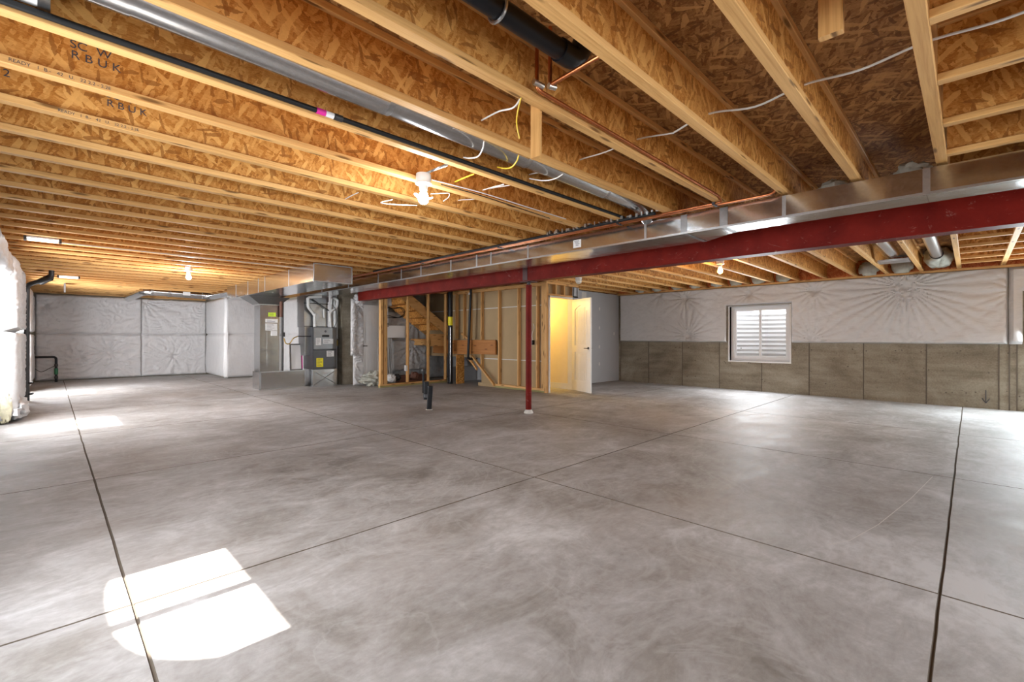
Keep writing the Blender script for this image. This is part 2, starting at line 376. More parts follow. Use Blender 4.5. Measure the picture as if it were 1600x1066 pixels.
# ------------------------------------------------------------------ floor: slabs with cut joints
fl = sroot('floor')
xb = [XL-.02, .26, 2.90, 5.40, 7.93, XW+.02]; yb = [YF, .10, 2.62, 5.14, 7.68, 10.2, 12.7, 15.2, YB+.05]
MB().box(XL-.3, XW+.3, YF, YB+.3, -.2, -.007).build('joint_bed', 'joint', fl)
for i in range(len(xb)-1):
    for j in range(len(yb)-1):
        x0, x1, y0, y1 = xb[i], xb[i+1], yb[j], yb[j+1]; gx = .0035; c = .003
        x0 += gx; x1 -= gx; y0 += gx; y1 -= gx
        mb = MB()
        # wobbling eased edges
        def side(ax, fixed, a, b_, sgn):
            pts = []; n = 14
            for k in range(n):
                t = a+(b_-a)*k/n; w_ = noise.noise(Vector((t*3, fixed*5, 1)))*.0035+noise.noise(Vector((t*11, fixed*5, 4)))*.002
                pts.append((t, fixed+w_) if ax == 0 else (fixed+w_, t))
            return pts
        ring = side(0, y0, x0, x1, 1)+side(1, x1, y0, y1, 1)+side(0, y1, x1, x0, 1)+side(1, x0, y1, y0, 1)
        n = len(ring); cx, cy = (x0+x1)/2, (y0+y1)/2
        def sh(p, d): return (p[0]-math.copysign(min(d, abs(p[0]-cx)), p[0]-cx)*(1 if abs(abs(p[0]-cx)-(x1-x0)/2) < .02 else 0),
                              p[1]-math.copysign(min(d, abs(p[1]-cy)), p[1]-cy)*(1 if abs(abs(p[1]-cy)-(y1-y0)/2) < .02 else 0))
        vs = [(*p, -.035) for p in ring]+[(*p, -.004) for p in ring]+[(*sh(p, c), 0) for p in ring]
        fs = [(a*n+k, a*n+(k+1) % n, (a+1)*n+(k+1) % n, (a+1)*n+k) for a in (0, 1) for k in range(n)]+[tuple(range(2*n, 3*n))]
        mb.add(vs, fs); so = mb.build('slab', 'floor', fl); so.data.materials.append(M['joint'])
        for p in so.data.polygons: p.material_index = 0 if abs(p.normal.z) > .95 else 1

def gpt(px, py):
    d = HC*719.5/(py-528-(px-800)*.0014); t = (px-800)/719.5; return Vector((.7071*d*(1+t), .7071*d*(1-t), .0006))
pts = [gpt(*p) for p in ((1460, 745), (1425, 780), (1375, 820), (1330, 845), (1295, 852))]
mb = MB()
for a, c in zip(pts[:-1], pts[1:]):
    n_ = Vector((-(c-a).y, (c-a).x, 0)).normalized()*.002; mb.add([a-n_, c-n_, c+n_, a+n_], [(0, 1, 2, 3)])
mb.build('scratch', 'mud', fl, 'thin pale curved scratch on the slab')
# ------------------------------------------------------------------ ceiling deck
DZ = ZJ+.302
ce = sroot('ceiling')
for i in range(5):
    for j in range(17):
        x0 = XL+i*2.44-(j % 2)*1.22; y0 = YF+j*1.25
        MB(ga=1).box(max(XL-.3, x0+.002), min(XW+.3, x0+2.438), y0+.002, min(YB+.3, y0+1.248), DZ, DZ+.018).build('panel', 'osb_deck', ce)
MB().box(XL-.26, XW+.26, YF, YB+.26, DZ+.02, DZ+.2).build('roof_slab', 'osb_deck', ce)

# ------------------------------------------------------------------ I-joists
def joist(x0, x1, yc, label, group):
    t = thing('floor_joist', label, 'joist', (0, yc, ZJ), group)
    MB(0).bbox(x0, x1, yc-.029, yc+.029, ZJ, ZJ+.038, .003).build('bottom_flange', 'flange', t)
    MB(0).box(x0, x1, yc-.005, yc+.005, ZJ+.036, DZ-.036).build('web', 'osb_web', t)
    MB(0).bbox(x0, x1, yc-.029, yc+.029, DZ-.038, DZ, .003).build('top_flange', 'flange', t)
    return t
JG = 'wooden I-joists spanning the ceiling'
def jl(k):
    n = k+1
    if k > 25: return 'wooden I-joist under deck, %s back from the far insulated wall' % ORD[36-k]
    return 'wooden I-joist under deck, %s leftward from the close-spaced cross joists at upper right' % ORD[n]
SP = .4836; JY = [.144+SP*k for k in range(36)]
j0 = joist(XL, XW, JY[0], jl(0), JG); js = None
for k in range(1, 36):
    if k in (21, 22):
        if js is None: js = joist(XL, 5.45, JY[k], jl(k), JG)
        else: js = dup(js, (0, JY[k], ZJ)); js['label'] = jl(k)
    else:
        o = dup(j0, (0, JY[k], ZJ)); o['label'] = jl(k)
o = dup(j0, (0, -.373, ZJ)); o['label'] = 'wooden I-joist at far right, beyond red beam, past the laddered bay'
# cross joists running along Y at the right
def cross(x, label):
    y0, y1 = YF, JY[0]-.03
    t = thing('cross_joist', label, 'joist', (x, 0, ZJ), 'short cross joists at the right')
    for (a, c) in ((y0, -.373-.03), (-.373+.03, y1)):
        MB(1).bbox(x-.029, x+.029, a, c, ZJ+.004, ZJ+.040, .003).build('bottom_flange', 'flange', t)
        MB(1).box(x-.005, x+.005, a, c, ZJ+.038, DZ-.036).build('web', 'osb_web', t)
        MB(1).bbox(x-.029, x+.029, a, c, DZ-.038, DZ, .003).build('top_flange', 'flange', t)
    return t
c0 = cross(1.77, 'short cross joist above the upper right corner, nearest the camera')
for q, x in enumerate((2.38, 2.98, 3.6, 4.2, 4.85, 5.9, 6.6, 7.3, 7.9, 8.55, 9.15, 9.8, 10.4)):
    o = dup(c0, (x, 0, ZJ))
    o['label'] = ('short cross joist at right on the near side of red beam, %s from the duct' % ORD[5-q] if q < 5 else
                  'short cross joist in laddered bay beyond red beam, %s from the window wall' % ORD[13-q])

# rim boards and sill plates
def strip(name, m, *a): return struct(MB().box(*a).build(name, m))
rb = strip('trim_1', 'orange', XW-.03, XW, YF, YB, ZJ, DZ)
strip('trim_2', 'stud', XW-.12, XW-.03, YF, 6.9, ZJ-.038, ZJ)
strip('trim_3', 'osb_web', XL, XL+.03, YF, YB, ZJ, DZ)
strip('trim_4', 'osb_web', XL, XW, YB-.03, YB, ZJ, DZ)
strip('trim_5', 'stud', XL, 3.5, YB-.2, YB-.03, ZJ-.04, ZJ)

# ------------------------------------------------------------------ walls of cast concrete with windows and wells
def conv(px, py, X):
    t = (px-800)/719.5; Y = X*(1-t)/(1+t); d = X/.7071/(1+t); return Y, HC+(528+(px-800)*.0012-py)/719.5*d
wr = sroot('wall_right')
seams = [YB, 12, 8.9, 6.86]+[conv(950+v/2.4615, 600, XW)[0] for v in (160, 290, 433, 595, 778, 988, 1230, 1510, 1580)]+[-.45, -1.05, -1.65, -2.3, -3.0, YF]
RW = [(2.74, 3.97, .67, 1.91), (-1.9, -.7, .67, 1.91)]
def wall_panels(root, axis, pos, thick, breaks, wins, z1, mname='wall'):
    """axis 0: wall face at x=pos; axis 1: wall face at y=pos; thickness goes to pos+thick"""
    for a, c in zip(breaks[:-1], breaks[1:]):
        lo, hi = min(a, c)+.003, max(a, c)-.003
        off = random.uniform(-.004, .004)
        spans = [(lo, hi, 0, z1)]
        for (w0, w1, s0, s1) in wins:
            new = []
            for (l, h, p, q) in spans:
                if h <= w0 or l >= w1: new.append((l, h, p, q)); continue
                if l < w0: new.append((l, w0, p, q))
                if h > w1: new.append((w1, h, p, q))
                ml, mh = max(l, w0), min(h, w1)
                new.append((ml, mh, p, s0)); new.append((ml, mh, s1, q))
            spans = new
        mb = MB(2)
        for (l, h, p, q) in spans:
            if axis == 0: mb.box(pos+off, pos+thick, l, h, p, q)
            else: mb.box(l, h, pos+off, pos+thick, p, q)
        mb.build('panel', mname, root)
wall_panels(wr, 0, XW, .25, seams, RW, DZ)
mb = MB(2)      # raised form ridges at the seams
for y in seams[1:-1]:
    if abs(y-3.3) < .62: mb.box(XW-.007, XW+.01, y-.006, y+.006, 0, .66)
    else: mb.box(XW-.007, XW+.01, y-.008, y+.008, 0, ZJ)
mb.build('form_ridge', 'joint', wr)
mb = MB(); mb.smooth = True
for k in range(46):
    y = random.uniform(-1, 6.7); z = random.choice((.25, .62, .95))+random.uniform(-.02, .02)
    mb.lathe(0, 0, [(.012, 0), (.012, .01)], 8)
    for q in range(len(mb.v)-16, len(mb.v)): p = mb.v[q]; mb.v[q] = Vector((XW-.012+p.z, y+p.x, z+p.y))
mb.build('form_tie', 'joint', wr)
# chalk arrow drawn on the wall: shaft and two barbs
ay, az = conv(950+1460/2.4615, 330+710/2.4615, XW)
mb = MB(); 
for (dy0, dz0, dy1, dz1) in ((0, .1, 0, -.12), (-.045, -.04, 0, -.12), (.045, -.04, 0, -.12)):
    mb.tube([(XW-.008, ay+dy0, az+dz0), (XW-.008, ay+dy1, az+dz1)], .006, 5)
mb.build('drawn_arrow', 'ink', wr, 'dark down-pointing arrow marked on the concrete')

wl = sroot('wall_left')
LW = [(y-.6, y+.6, .67, 1.89) for y in LEFT_WIN]+[(-2.8, -1.6, .67, 1.89)]
wall_panels(wl, 0, XL, -.25, [YF, -1, 1.2, 3.6, 6, 8.2, 10.4, 12.6, 15, YB], LW, DZ)
wf = struct(MB(0).box(4.2, XW+.26, YF-.2, YF-.02, -.2, DZ).build('wall_front', 'wall'))  # unseen wall added to darken the floor at right front
wb = sroot('wall_back')
wall_panels(wb, 1, YB, .25, [XL, 1, 2.2, 3.4, XW], [], DZ)
wj = sroot('wall_inner')                           # foundation jog behind the return drop
wall_panels(wj, 1, 15.2, .25, [3.62, 5.2, 8, XW], [], ZJ)
mb = MB(2); mb.box(3.62, 3.87, 15.2, YB, 0, ZJ); mb.build('panel', 'wall', wj)
wc = sroot('wall_stair')                           # concrete stub behind furnace and stairs
wall_panels(wc, 1, 11.15, .2, [5.16, 5.62, 7.0, 8.6], [], ZJ)
mb = MB(2); mb.box(5.16, 5.4, 11.36, 15.2, 0, ZJ); mb.build('panel', 'wall', wc)

def backing(root, x0, x1, wins):  # solid layer added behind the panels, stops sun leaking through their gaps
    mb = MB(2); ed = sorted(wins); y = YF
    for (w0, w1, s0, s1) in ed:
        mb.box(x0, x1, y, w0, -.2, DZ); mb.box(x0, x1, w0, w1, -.2, s0); mb.box(x0, x1, w0, w1, s1, DZ); y = w1
    mb.box(x0, x1, y, YB+.25, -.2, DZ); mb.build('outer_face', 'wall', root)
backing(wl, XL-.26, XL-.04, LW); backing(wr, XW+.04, XW+.26, RW)
MB(2).box(XL-.26, XW+.26, YB+.04, YB+.26, -.2, DZ).build('outer_face', 'wall', wb)  # same added light-tight layer behind the back wall
def window(n, pos, out, y0, y1, z0, z1, well=True, label=None, wy=0):
    """sliding window set in the outer part of the wall; out = +1 or -1 (outward x direction)"""
    r = sroot('window_%d' % n, (pos, (y0+y1)/2, z0)); fx = pos+out*.10; d = .05*out
    fr = MB(); t = .055
    for a in ((y0, y1, z0, z0+t), (y0, y1, z1-t, z1), (y0, y0+t, z0+t, z1-t), (y1-t, y1, z0+t, z1-t)): fr.box(fx, fx+d*1.6, *a)
    fr.build('window_frame', 'vinyl', r)
    ym = (y0+y1)/2
    for k, (a, c) in enumerate(((y0+t, ym+.02), (ym-.02, y1-t))):
        s = MB(); ox = fx+d*(.25+.6*k); t2 = .048; za, zb = z0+t, z1-t
        for bb in ((a, c, za, za+t2), (a, c, zb-t2, zb), (a, a+t2, za+t2, zb-t2), (c-t2, c, za+t2, zb-t2)): s.box(ox, ox+d*.5, *bb)
        sa = s.build('sash', 'vinyl', r)
        MB().box(ox+d*.2, ox+d*.26, a+t2, c-t2, za+t2, zb-t2).build('pane', 'glass', sa)
    mb = MB(); e = .03       # white jamb liner through the wall and ragged plastic edge
    for a in ((y0-e, y1+e, z0-.03, z0), (y0-e, y1+e, z1, z1+.012), (y0-e, y0, z0, z1), (y1, y1+e, z0, z1)): mb.box(pos-out*.012, pos+out*.24, *a)
    mb.build('window_sill', 'white', r)
    if well:
        # corrugated half-oval steel well
        mb = MB(); mb.smooth = True; na, nz = 36, 90; yc = ym+wy; A = .78; B = .95; zt = 2.43
        rows = []
        for i in range(nz+1):
            z = z0-.25+(zt-z0+.25)*i/nz; cr = .016*math.sin(z*2*PI/.105)
            for k in range(na+1):
                th = PI*k/na; ca, sa_ = math.cos(th), math.sin(th)
                px = abs(sa_)**.7; py = math.copysign(abs(ca)**.7, ca)
                rows.append((pos+out*(.25+(B+cr)*px), yc+(A+cr)*py, z))
        fs = [(i*(na+1)+k, i*(na+1)+k+1, (i+1)*(na+1)+k+1, (i+1)*(na+1)+k) for i in range(nz) for k in range(na)]
        mb.add(rows, fs); mb.build('window_well', 'well', r)
        MB().box(pos+out*.25, pos+out*1.3, yc-.9, yc+.9, z0-.3, z0-.25).build('gravel_bed', 'soil', r)
    return r
wn = 1
for q, (y0, y1, z0, z1) in enumerate(LW): window(wn, XL, -1, y0, y1, z0, z1, wy=(.16 if q == 0 else 0)); wn += 1
for (y0, y1, z0, z1) in RW: window(wn, XW, 1, y0, y1, z0, z1); wn += 1

# ------------------------------------------------------------------ insulation blankets
def blanket(label, axis, pos, nrm, a0, a1, z0, z1, th, pins=(), hole=None, seam=None, crinkle=1.0, res=.022, seed=0, m='vapor', edge=.07, name='insulation_blanket', group='insulation blankets'):
    """axis 0: on a wall x=pos, runs along y; axis 1: on a wall y=pos. nrm = +-1 towards the room"""
    mb = MB(); mb.smooth = True
    nu = max(2, int(abs(a1-a0)/res)); nv = max(2, int((z1-z0)/res)); keep = {}
    for j in range(nv+1):
        for i in range(nu+1):
            u = a0+(a1-a0)*i/nu; z = z0+(z1-z0)*j/nv
            du = min(abs(u-a0), abs(u-a1)); dv = min(z-z0, z1-z); e = min(du, dv)
            if hole:
                hx = max(hole[0]-u, u-hole[1]); hz = max(hole[2]-z, z-hole[3]); e = min(e, max(0, max(hx, hz)))
            q = min(1, e/edge); prof = math.sqrt(max(0, 1-(1-q)**2))
            d = th*prof
            nz_ = noise.noise(Vector((u*1.1, z*1.3, seed)))*.028+noise.noise(Vector((u*3.1+seed, z*2.2, 3)))*.012
            wr_ = noise.noise(Vector((u*7, z*19, seed+5)))
            wq = noise.noise(Vector((u*1.6, z*1.9, seed+9))); ridge = (1-abs(noise.noise(Vector((u*3.1+z*2.5*wq, z*8.5+u*3*wq, seed+11)))*2.4))
            cr = (wr_*.005+max(0, ridge-.35)**1.5*.026)*crinkle
            pf = 0
            for (pu, pz, R, nf, amp) in pins:
                ru, rz = u-pu, z-pz; rr = math.hypot(ru, rz); an = math.atan2(rz, ru)
                wgt = math.exp(-(rr/R)**1.3)
                fold = abs(math.sin(an*nf*.5+1.3*noise.noise(Vector((an*2, pu, 2)))+.6*noise.noise(Vector((rr*3, pz, pu)))))**.7
                pf += wgt*(fold-.65)*amp*min(1, rr/.07)
                d -= th*.8*math.exp(-(rr/.07)**2)
            if seam is not None:
                d -= th*.55*math.exp(-((z-seam)/.025)**2)
            d += (nz_+cr+pf)*prof
            if axis == 0: p = (pos+nrm*max(0, d), u, z)
            else: p = (u, pos+nrm*max(0, d), z)
            mb.v.append(Vector(p))
    def inside(i, j):
        if not hole: return False
        u = a0+(a1-a0)*(i+.5)/nu; z = z0+(z1-z0)*(j+.5)/nv
        return hole[0] < u < hole[1] and hole[2] < z < hole[3]
    flip = (axis == 0) == (nrm > 0)
    if a1 < a0: flip = not flip
    for j in range(nv):
        for i in range(nu):
            if inside(i, j): continue
            q = (j*(nu+1)+i, j*(nu+1)+i+1, (j+1)*(nu+1)+i+1, (j+1)*(nu+1)+i)
            mb.f.append(q if flip else q[::-1])
    return tag(mb.build(name, m), label, 'insulation', group)
def cv(x, y): return conv(950+x/2.4615, 330+y/2.4615, XW-.1)
pins = []
for (x, y, R, nf, amp) in ((1150, 290, .9, 34, .05), (310, 478, .5, 22, .04), (300, 335, .45, 16, .035), (545, 318, .35, 14, .03), (785, 492, .5, 20, .035), (795, 305, .5, 18, .03),
                           (1585, 300, .6, 16, .03), (200, 320, .35, 10, .025), (1190, 520, .7, 14, .02)):
    a, z = cv(x, y); pins.append((a, min(z, 2.33), R, nf, amp))
blanket('white plastic-faced insulation blanket pleated around window above bare concrete', 0, XW-.01, -1, 6.84, -.43, 1.09, 2.36, .085, pins, hole=(2.70, 4.01, 1.0, 1.935), crinkle=.5, seed=2, edge=.035)
blanket('white insulation blanket at far right frame edge beyond the vertical lap', 0, XW-.01, -1, -.44, -3.4, 1.09, 2.36, .1, (), hole=(-2.0, -.6, 1.0, 1.97), crinkle=.8, seed=8, res=.05, edge=.04)
for q, (a0, a1) in enumerate(((-.28, 1.92), (1.9, 3.55))):
    pn = [(1.95, 2.25, .9, 18, .04), (2.7, .6, .5, 12, .03)] if q else [(1.2, .75, .7, 14, .035), (.6, .6, .4, 10, .025), (-.1, 2.0, .6, 9, .02)]
    blanket(('crinkled white insulation blanket covering left part of the far wall', 'creased white insulation blanket on far wall beside the corner jog')[q],
            1, YB-.01, -1, a0, a1, .02, 2.33, .10, pn, seam=1.27, crinkle=1.5, res=.024, seed=20+q*7, edge=.05)
blanket('smooth white insulation blanket on the short return wall of the jog', 0, 3.61, -1, 15.1, YB-.1, .02, 2.33, .09, (), seam=1.27, crinkle=.5, res=.03, seed=31)
blanket('white insulation blanket on the side wall glimpsed between return drop and furnace', 0, 5.15, -1, 11.4, 15.1, .02, 2.33, .08, (), seam=1.27, crinkle=.4, res=.035, seed=39)
blanket('white insulation blanket behind the silver return duct drop', 1, 15.19, -1, 3.53, 5.1, .02, 2.33, .09, (), seam=1.27, crinkle=.3, res=.03, seed=37)
blanket('puffy white insulation blanket at left edge, nearest the camera', 0, XL+.01, 1, 9.15, 12.1, .03, 2.37, .27, [(10.6, 1.25, .5, 10, .03)], seam=1.27, crinkle=1.6, res=.03, seed=41, edge=.16)
blanket('narrow white insulation blanket at left, behind the tall black pipe', 0, XL+.01, 1, 14.25, 17.3, .03, 2.33, .30, (), seam=1.27, crinkle=1.2, res=.035, seed=47, edge=.16)
blanket('white insulation blanket bulging over the left side window', 0, XL+.01, 1, 5.8, 9.17, 1.95, 2.38, .22, (), crinkle=1.2, res=.03, seed=43, edge=.12)
blanket('white insulation blanket above the farthest left window', 0, XL+.01, 1, 12.4, 14.25, 1.95, 2.36, .2, (), crinkle=1, res=.04, seed=53, edge=.1)
mb = MB(); mb.blob((-.43, 9.2, .22), (.07, .05, .2), .3, 5, seed=3)
tag(mb.build('fiberglass_tuft', 'fiber'), 'yellow fiberglass tuft spilling from the torn end of left blanket', 'insulation')
mb = MB(); mb.blob((-.33, 9.75, .16), (.12, .5, .16), .25, 3, seed=5)
tag(mb.build('plastic_fold', 'vapor'), 'slumped fold of white plastic at foot of the nearest left blanket', 'plastic sheet')

# ------------------------------------------------------------------ steel beam and post
PX, PY = 5.32, 4.93; BZ0 = HC+.885; BZ1 = HC+1.172
bm_ = thing('steel_beam', 'long dark red primed steel I-beam crossing the basement under the joists', 'beam', (PX, PY, BZ0))
for (a, c) in ((YF, PY-.004), (PY+.004, 10.47)):
    w = MB(1); w.box(PX-.085, PX+.085, a, c, BZ0, BZ0+.012); w.build('bottom_flange', 'red', bm_)
    w = MB(1); w.box(PX-.085, PX+.085, a, c, BZ1-.012, BZ1); w.build('top_flange', 'red', bm_)
    w = MB(1); w.box(PX-.084, PX-.074, a, c, BZ0+.012, BZ1-.012); w.box(PX-.074, PX+.004, a, c, BZ0+.012, BZ0+.016); w.build('web', 'red', bm_)
MB().box(PX-.09, PX-.083, PY-.05, PY+.05, BZ0+.014, BZ1-.014).build('splice_plate', 'red_end', bm_, 'dark splice plate over the post')
MB(1).bbox(PX-.08, PX+.08, YF, 10.47, BZ1, ZJ, .004).build('wood_plate', 'stud', bm_)
po = thing('steel_post', 'round dark red steel post standing on the slab under the beam', 'post', (PX, PY, 0))
MB(2).tube([(PX, PY, .03), (PX, PY, BZ0-.05)], .047, 24).build('shaft', 'red', po)
MB().box(PX-.1, PX+.1, PY-.1, PY+.1, BZ0-.012, BZ0).build('cap_plate', 'red_end', po)
MB(2).tube([(PX, PY, BZ0-.05), (PX, PY, BZ0-.012)], .03, 12).build('adjusting_screw', 'iron', po)
MB().lathe(PX, PY, [(.075, .0), (.07, .02), (.055, .04), (.05, .055)], 20).build('grout_collar', 'mud', po, 'pale grout collar at the foot')

# ------------------------------------------------------------------ ducts
GZ0 = HC+1.005; GZ1 = HC+1.185
du = thing('supply_duct', 'long galvanized rectangular trunk duct running beside the red beam', 'duct', (4.4, 4, GZ0))
def duct_piece(name, y0, y1, xa0, xb0, xa1, xb1, par, m='galv', z0=GZ0, z1=GZ1):
    mb = MB(1)
    mb.add([(xa0, y0, z0), (xb0, y0, z0), (xb1, y1, z0), (xa1, y1, z0), (xa0, y0, z1), (xb0, y0, z1), (xb1, y1, z1), (xa1, y1, z1)],
           [(3, 2, 1, 0), (4, 5, 6, 7), (0, 1, 5, 4), (1, 2, 6, 5), (2, 3, 7, 6), (3, 0, 4, 7)])
    return mb.build(name, m, par)
ys = [YF, -1.0, .22, 1.58]
for a, c in zip(ys[:-1], ys[1:]): duct_piece('duct_section', a+.001, c-.001, 4.30, 4.58, 4.30, 4.58, du)
duct_piece('transition', 1.585, 1.93, 4.30, 4.58, 4.30, 4.80, du)
ys = [1.935, 2.35, 4.0, 5.0, 6.4, 7.8, 9.0, 10.3, 11.6]
for a, c in zip(ys[:-1], ys[1:]): duct_piece('duct_section', a+.001, c-.001, 4.30, 4.80, 4.30, 4.80, du)
def cleat(y, x0, x1, par, wd=.02, z0=GZ0, z1=GZ1, m='cleat'):
    mb = MB(); mb.box(x0-.004, x0, y-wd, y+wd, z0-.003, z1)
    if wd > .02: mb.box(x0-.004, x1, y-wd*.6, y+wd*.6, z0-.003, z0)
    mb.build('drive_cleat', m, par)
for y in (-1.0, .22, 1.10): cleat(y, 4.30, 4.58, du, .014 if y != .22 else .02)
for y in (1.585,): cleat(y, 4.30, 4.58, du, .035, m='galv_dark')
for y in (1.955,): cleat(y, 4.30, 4.80, du, .03, m='galv_dark')
for y in (2.36, 4.0, 4.7, 5.0, 5.6, 6.4, 7.0, 7.8, 9.0, 10.3): cleat(y, 4.30, 4.80, du, .012)
# long seams along the lower edge
MB(1).box(4.292, 4.30, YF, 11.6, GZ0-.004, GZ0+.014).build('seam', 'cleat', du)
# sticker
def onface(px, py, X):
    y, z = conv(px, py, X); return y, z
sy0, sz0 = onface(893, 386, 4.3); sy1, sz1 = onface(913, 367, 4.3)
st = MB(); yc = (sy0+sy1)/2; zc = HC+1.09
st.box(4.2975, 4.2995, yc-.055, yc+.055, zc-.045, zc+.045); st.build('sticker', 'paper', du, 'white printed sticker')
lt = MB()
for k, (a, c) in enumerate(((-.03, .04), (-.02, .035), (-.035, .02), (-.02, .02))): lt.box(4.2965, 4.2975, yc+a, yc+c, zc+.028-k*.017, zc+.034-k*.017)
lt.build('print', 'ink', du)

RZ0 = HC+.915; RZ1 = HC+1.205
rd = thing('return_duct', 'wide galvanized return duct hanging below the joists above the furnace', 'duct', (3.3, 10, RZ0))
ys = [7.5, 8.6, 9.9, 10.3, 11.0, 11.9, 12.65]
for a, c in zip(ys[:-1], ys[1:]): duct_piece('duct_section', a+.001, c-.001, 3.0, 3.64, 3.0, 3.64, rd, 'galv', RZ0, RZ1)
for y in ys[1:-1]: cleat(y, 3.0, 3.64, rd, .012, RZ0, RZ1)
mb = MB()
for a in ((2.99, 3.65, RZ0-.006, RZ0+.008), (2.99, 3.65, RZ1-.012, RZ1), (2.99, 3.005, RZ0, RZ1), (3.635, 3.65, RZ0, RZ1)): mb.box(a[0], a[1], 7.485, 7.50, a[2], a[3])
mb.build('end_cap_rim', 'cleat', rd)
rp = thing('return_drop', 'tall silver return duct drop standing on its low base box', 'duct', (3.6, 11.5, 0))
MB().box(3.33, 4.33, 11.30, 11.84, .0, .40).build('base_box', 'galv', rp)
MB(2).box(3.33, 3.74, 11.305, 11.72, .402, 1.93).build('drop', 'galv', rp)
mb = MB(); mb.add([(3.31, 11.28, 1.93), (3.76, 11.28, 1.93), (3.76, 11.75, 1.93), (3.31, 11.75, 1.93), (3.05, 11.1, RZ0), (3.9, 11.1, RZ0), (3.9, 11.8, RZ0), (3.05, 11.8, RZ0)],
    [(3, 2, 1, 0), (4, 5, 6, 7), (0, 1, 5, 4), (1, 2, 6, 5), (2, 3, 7, 6), (3, 0, 4, 7)]); mb.build('flare', 'galv_dark', rp)
mb = MB(); mb.box(3.30, 3.77, 11.27, 11.76, 1.915, 1.935); mb.box(3.31, 3.35, 11.285, 11.3, .0, .40); mb.box(3.32, 4.34, 11.285, 11.3, .385, .41); mb.box(3.32, 4.34, 11.285, 11.3, 0, .012)
mb.build('seam', 'cleat', rp)
def lab(par, x0, x1, y, z0, z1, m, nl=0, name='label', label=None):
    o = MB().box(x0, x1, y-.004, y, z0, z1).build(name, m, par, label)
    if nl:
        mb = MB()
        for k in range(nl):
            z = z1-(z1-z0)*(k+.8)/(nl+.8); r = random.uniform(.5, .85); mb.box(x0+(x1-x0)*.1, x0+(x1-x0)*r, y-.0055, y-.004, z-.004, z+.003)
        mb.build('print', 'ink', o)
    return o
lab(rp, 3.50, 3.66, 11.305, 1.66, 1.75, 'lime', 3, label='lime green label')
lab(rp, 3.44, 3.70, 11.305, 1.52, 1.60, 'paper', 2, label='white paper sheet')
lab(rp, 3.44, 3.69, 11.305, 1.34, 1.50, 'paper', 5, label='white paper sheet')
MB().box(3.56, 3.68, 11.27, 11.305, 1.22, 1.33).build('control_box', 'paper', rp)
MB().box(3.47, 3.73, 11.30, 11.305, .46, 1.32).build('access_panel', 'galv', rp)

# ------------------------------------------------------------------ furnace
FX0, FX1, FY0, FY1 = 4.40, 4.98, 11.03, 11.62
fu = thing('furnace', 'upright grey gas furnace with yellow energy label and silver base', 'furnace', ((FX0+FX1)/2, FY0, 0))
MB(2).box(FX0, FX1, FY0+.02, FY1, .42, 1.43).build('cabinet', 'dark', fu)
MB().bbox(FX0+.012, FX1-.012, FY0-.005, FY0+.02, .46, .88, .006).build('lower_door', 'dark', fu)
ud = MB().bbox(FX0+.012, FX1-.012, FY0-.005, FY0+.02, .90, 1.42, .006).build('upper_door', 'silver', fu)
mb = MB(); mb.smooth = True
mb.tube([(4.61, FY0-.01, 1.22), (4.77, FY0-.01, 1.22)], .028, 12); mb.build('handle', 'iron', ud, 'black oval handle slot')
mb = MB(); n = 20
mb.add([(4.69+.028*math.cos(2*PI*k/n), FY0-.008, 1.33+.028*math.sin(2*PI*k/n)) for k in range(n)], [tuple(range(n))]); mb.build('emblem', 'ink', ud, 'round dark emblem')
lab(fu, 4.46, 4.585, FY0-.005, 1.0, 1.17, 'paper', 6); lab(fu, 4.63, 4.88, FY0-.005, 1.03, 1.15, 'paper', 4)
lab(fu, 4.72, 4.90, FY0-.005, .72, .86, 'paper', 5)
yl = lab(fu, 4.475, 4.635, FY0-.005, .48, .69, 'yellow', 7, label='yellow energy label')
MB().box(FX0, FX1, FY0+.01, FY1, .0, .415).build('base', 'galv', fu)
mb = MB()
for s in (-1, 1):
    a = Vector((4.69-s*.27, FY0+.006, .05)); c = Vector((4.69+s*.27, FY0+.006, .38)); mb.tube([a, c], .006, 5)
mb.build('cross_crease', 'cleat', fu)
MB(2).box(FX0-.14, FX0+.42, FY0+.18, FY1+.02, 1.432, 2.05).build('plenum', 'galv_dark', fu)
MB(2).box(FX0-.12, FX0-.002, FY0+.2, FY1, .75, 1.43).build('coil_side', 'galv_dark', fu)
mb = MB(); mb.box(4.26, 4.84, 11.19, 11.66, 2.05, GZ0); mb.build('plenum_collar', 'galv_dark', fu)
mb = MB(); mb.box(FX0-.15, FX0+.43, FY0+.17, FY0+.18, 1.99, 2.01); mb.box(FX0-.15, FX0+.43, FY0+.17, FY0+.18, 1.44, 1.455); mb.build('seam', 'iron', fu)
MB().box(FX1, FX1+.05, FY0+.06, FY0+.14, .98, 1.12).build('shutoff_box', 'brass', fu)
# return filter grille leaning on the base box
ff = thing('filter_grille', 'white framed air filter leaning on the return base box', 'filter', (4.15, 11.3, .402))
def leanbox(mb, x0, x1, y, dy, z0, z1, dz, t=.03):
    mb.add([(x0, y, z0), (x1, y, z0), (x1, y+t, z0), (x0, y+t, z0), (x0+.02, y+dy, z1), (x1+.02, y+dy, z1), (x1+.02, y+dy+t, z1), (x0+.02, y+dy+t, z1)],
           [(3, 2, 1, 0), (4, 5, 6, 7), (0, 1, 5, 4), (1, 2, 6, 5), (2, 3, 7, 6), (3, 0, 4, 7)])
mb = MB(); leanbox(mb, 4.02, 4.31, 11.42, .1, .402, 1.03, 0); mb.build('frame', 'silver', ff)
mb = MB(); leanbox(mb, 4.05, 4.27, 11.412, .1, .43, 1.0, 0, .01); mb.build('media', 'paper', ff)
mb = MB(); leanbox(mb, 4.285, 4.305, 11.408, .1, .43, 1.0, 0, .01); mb.build('edge_print', 'pink', ff)

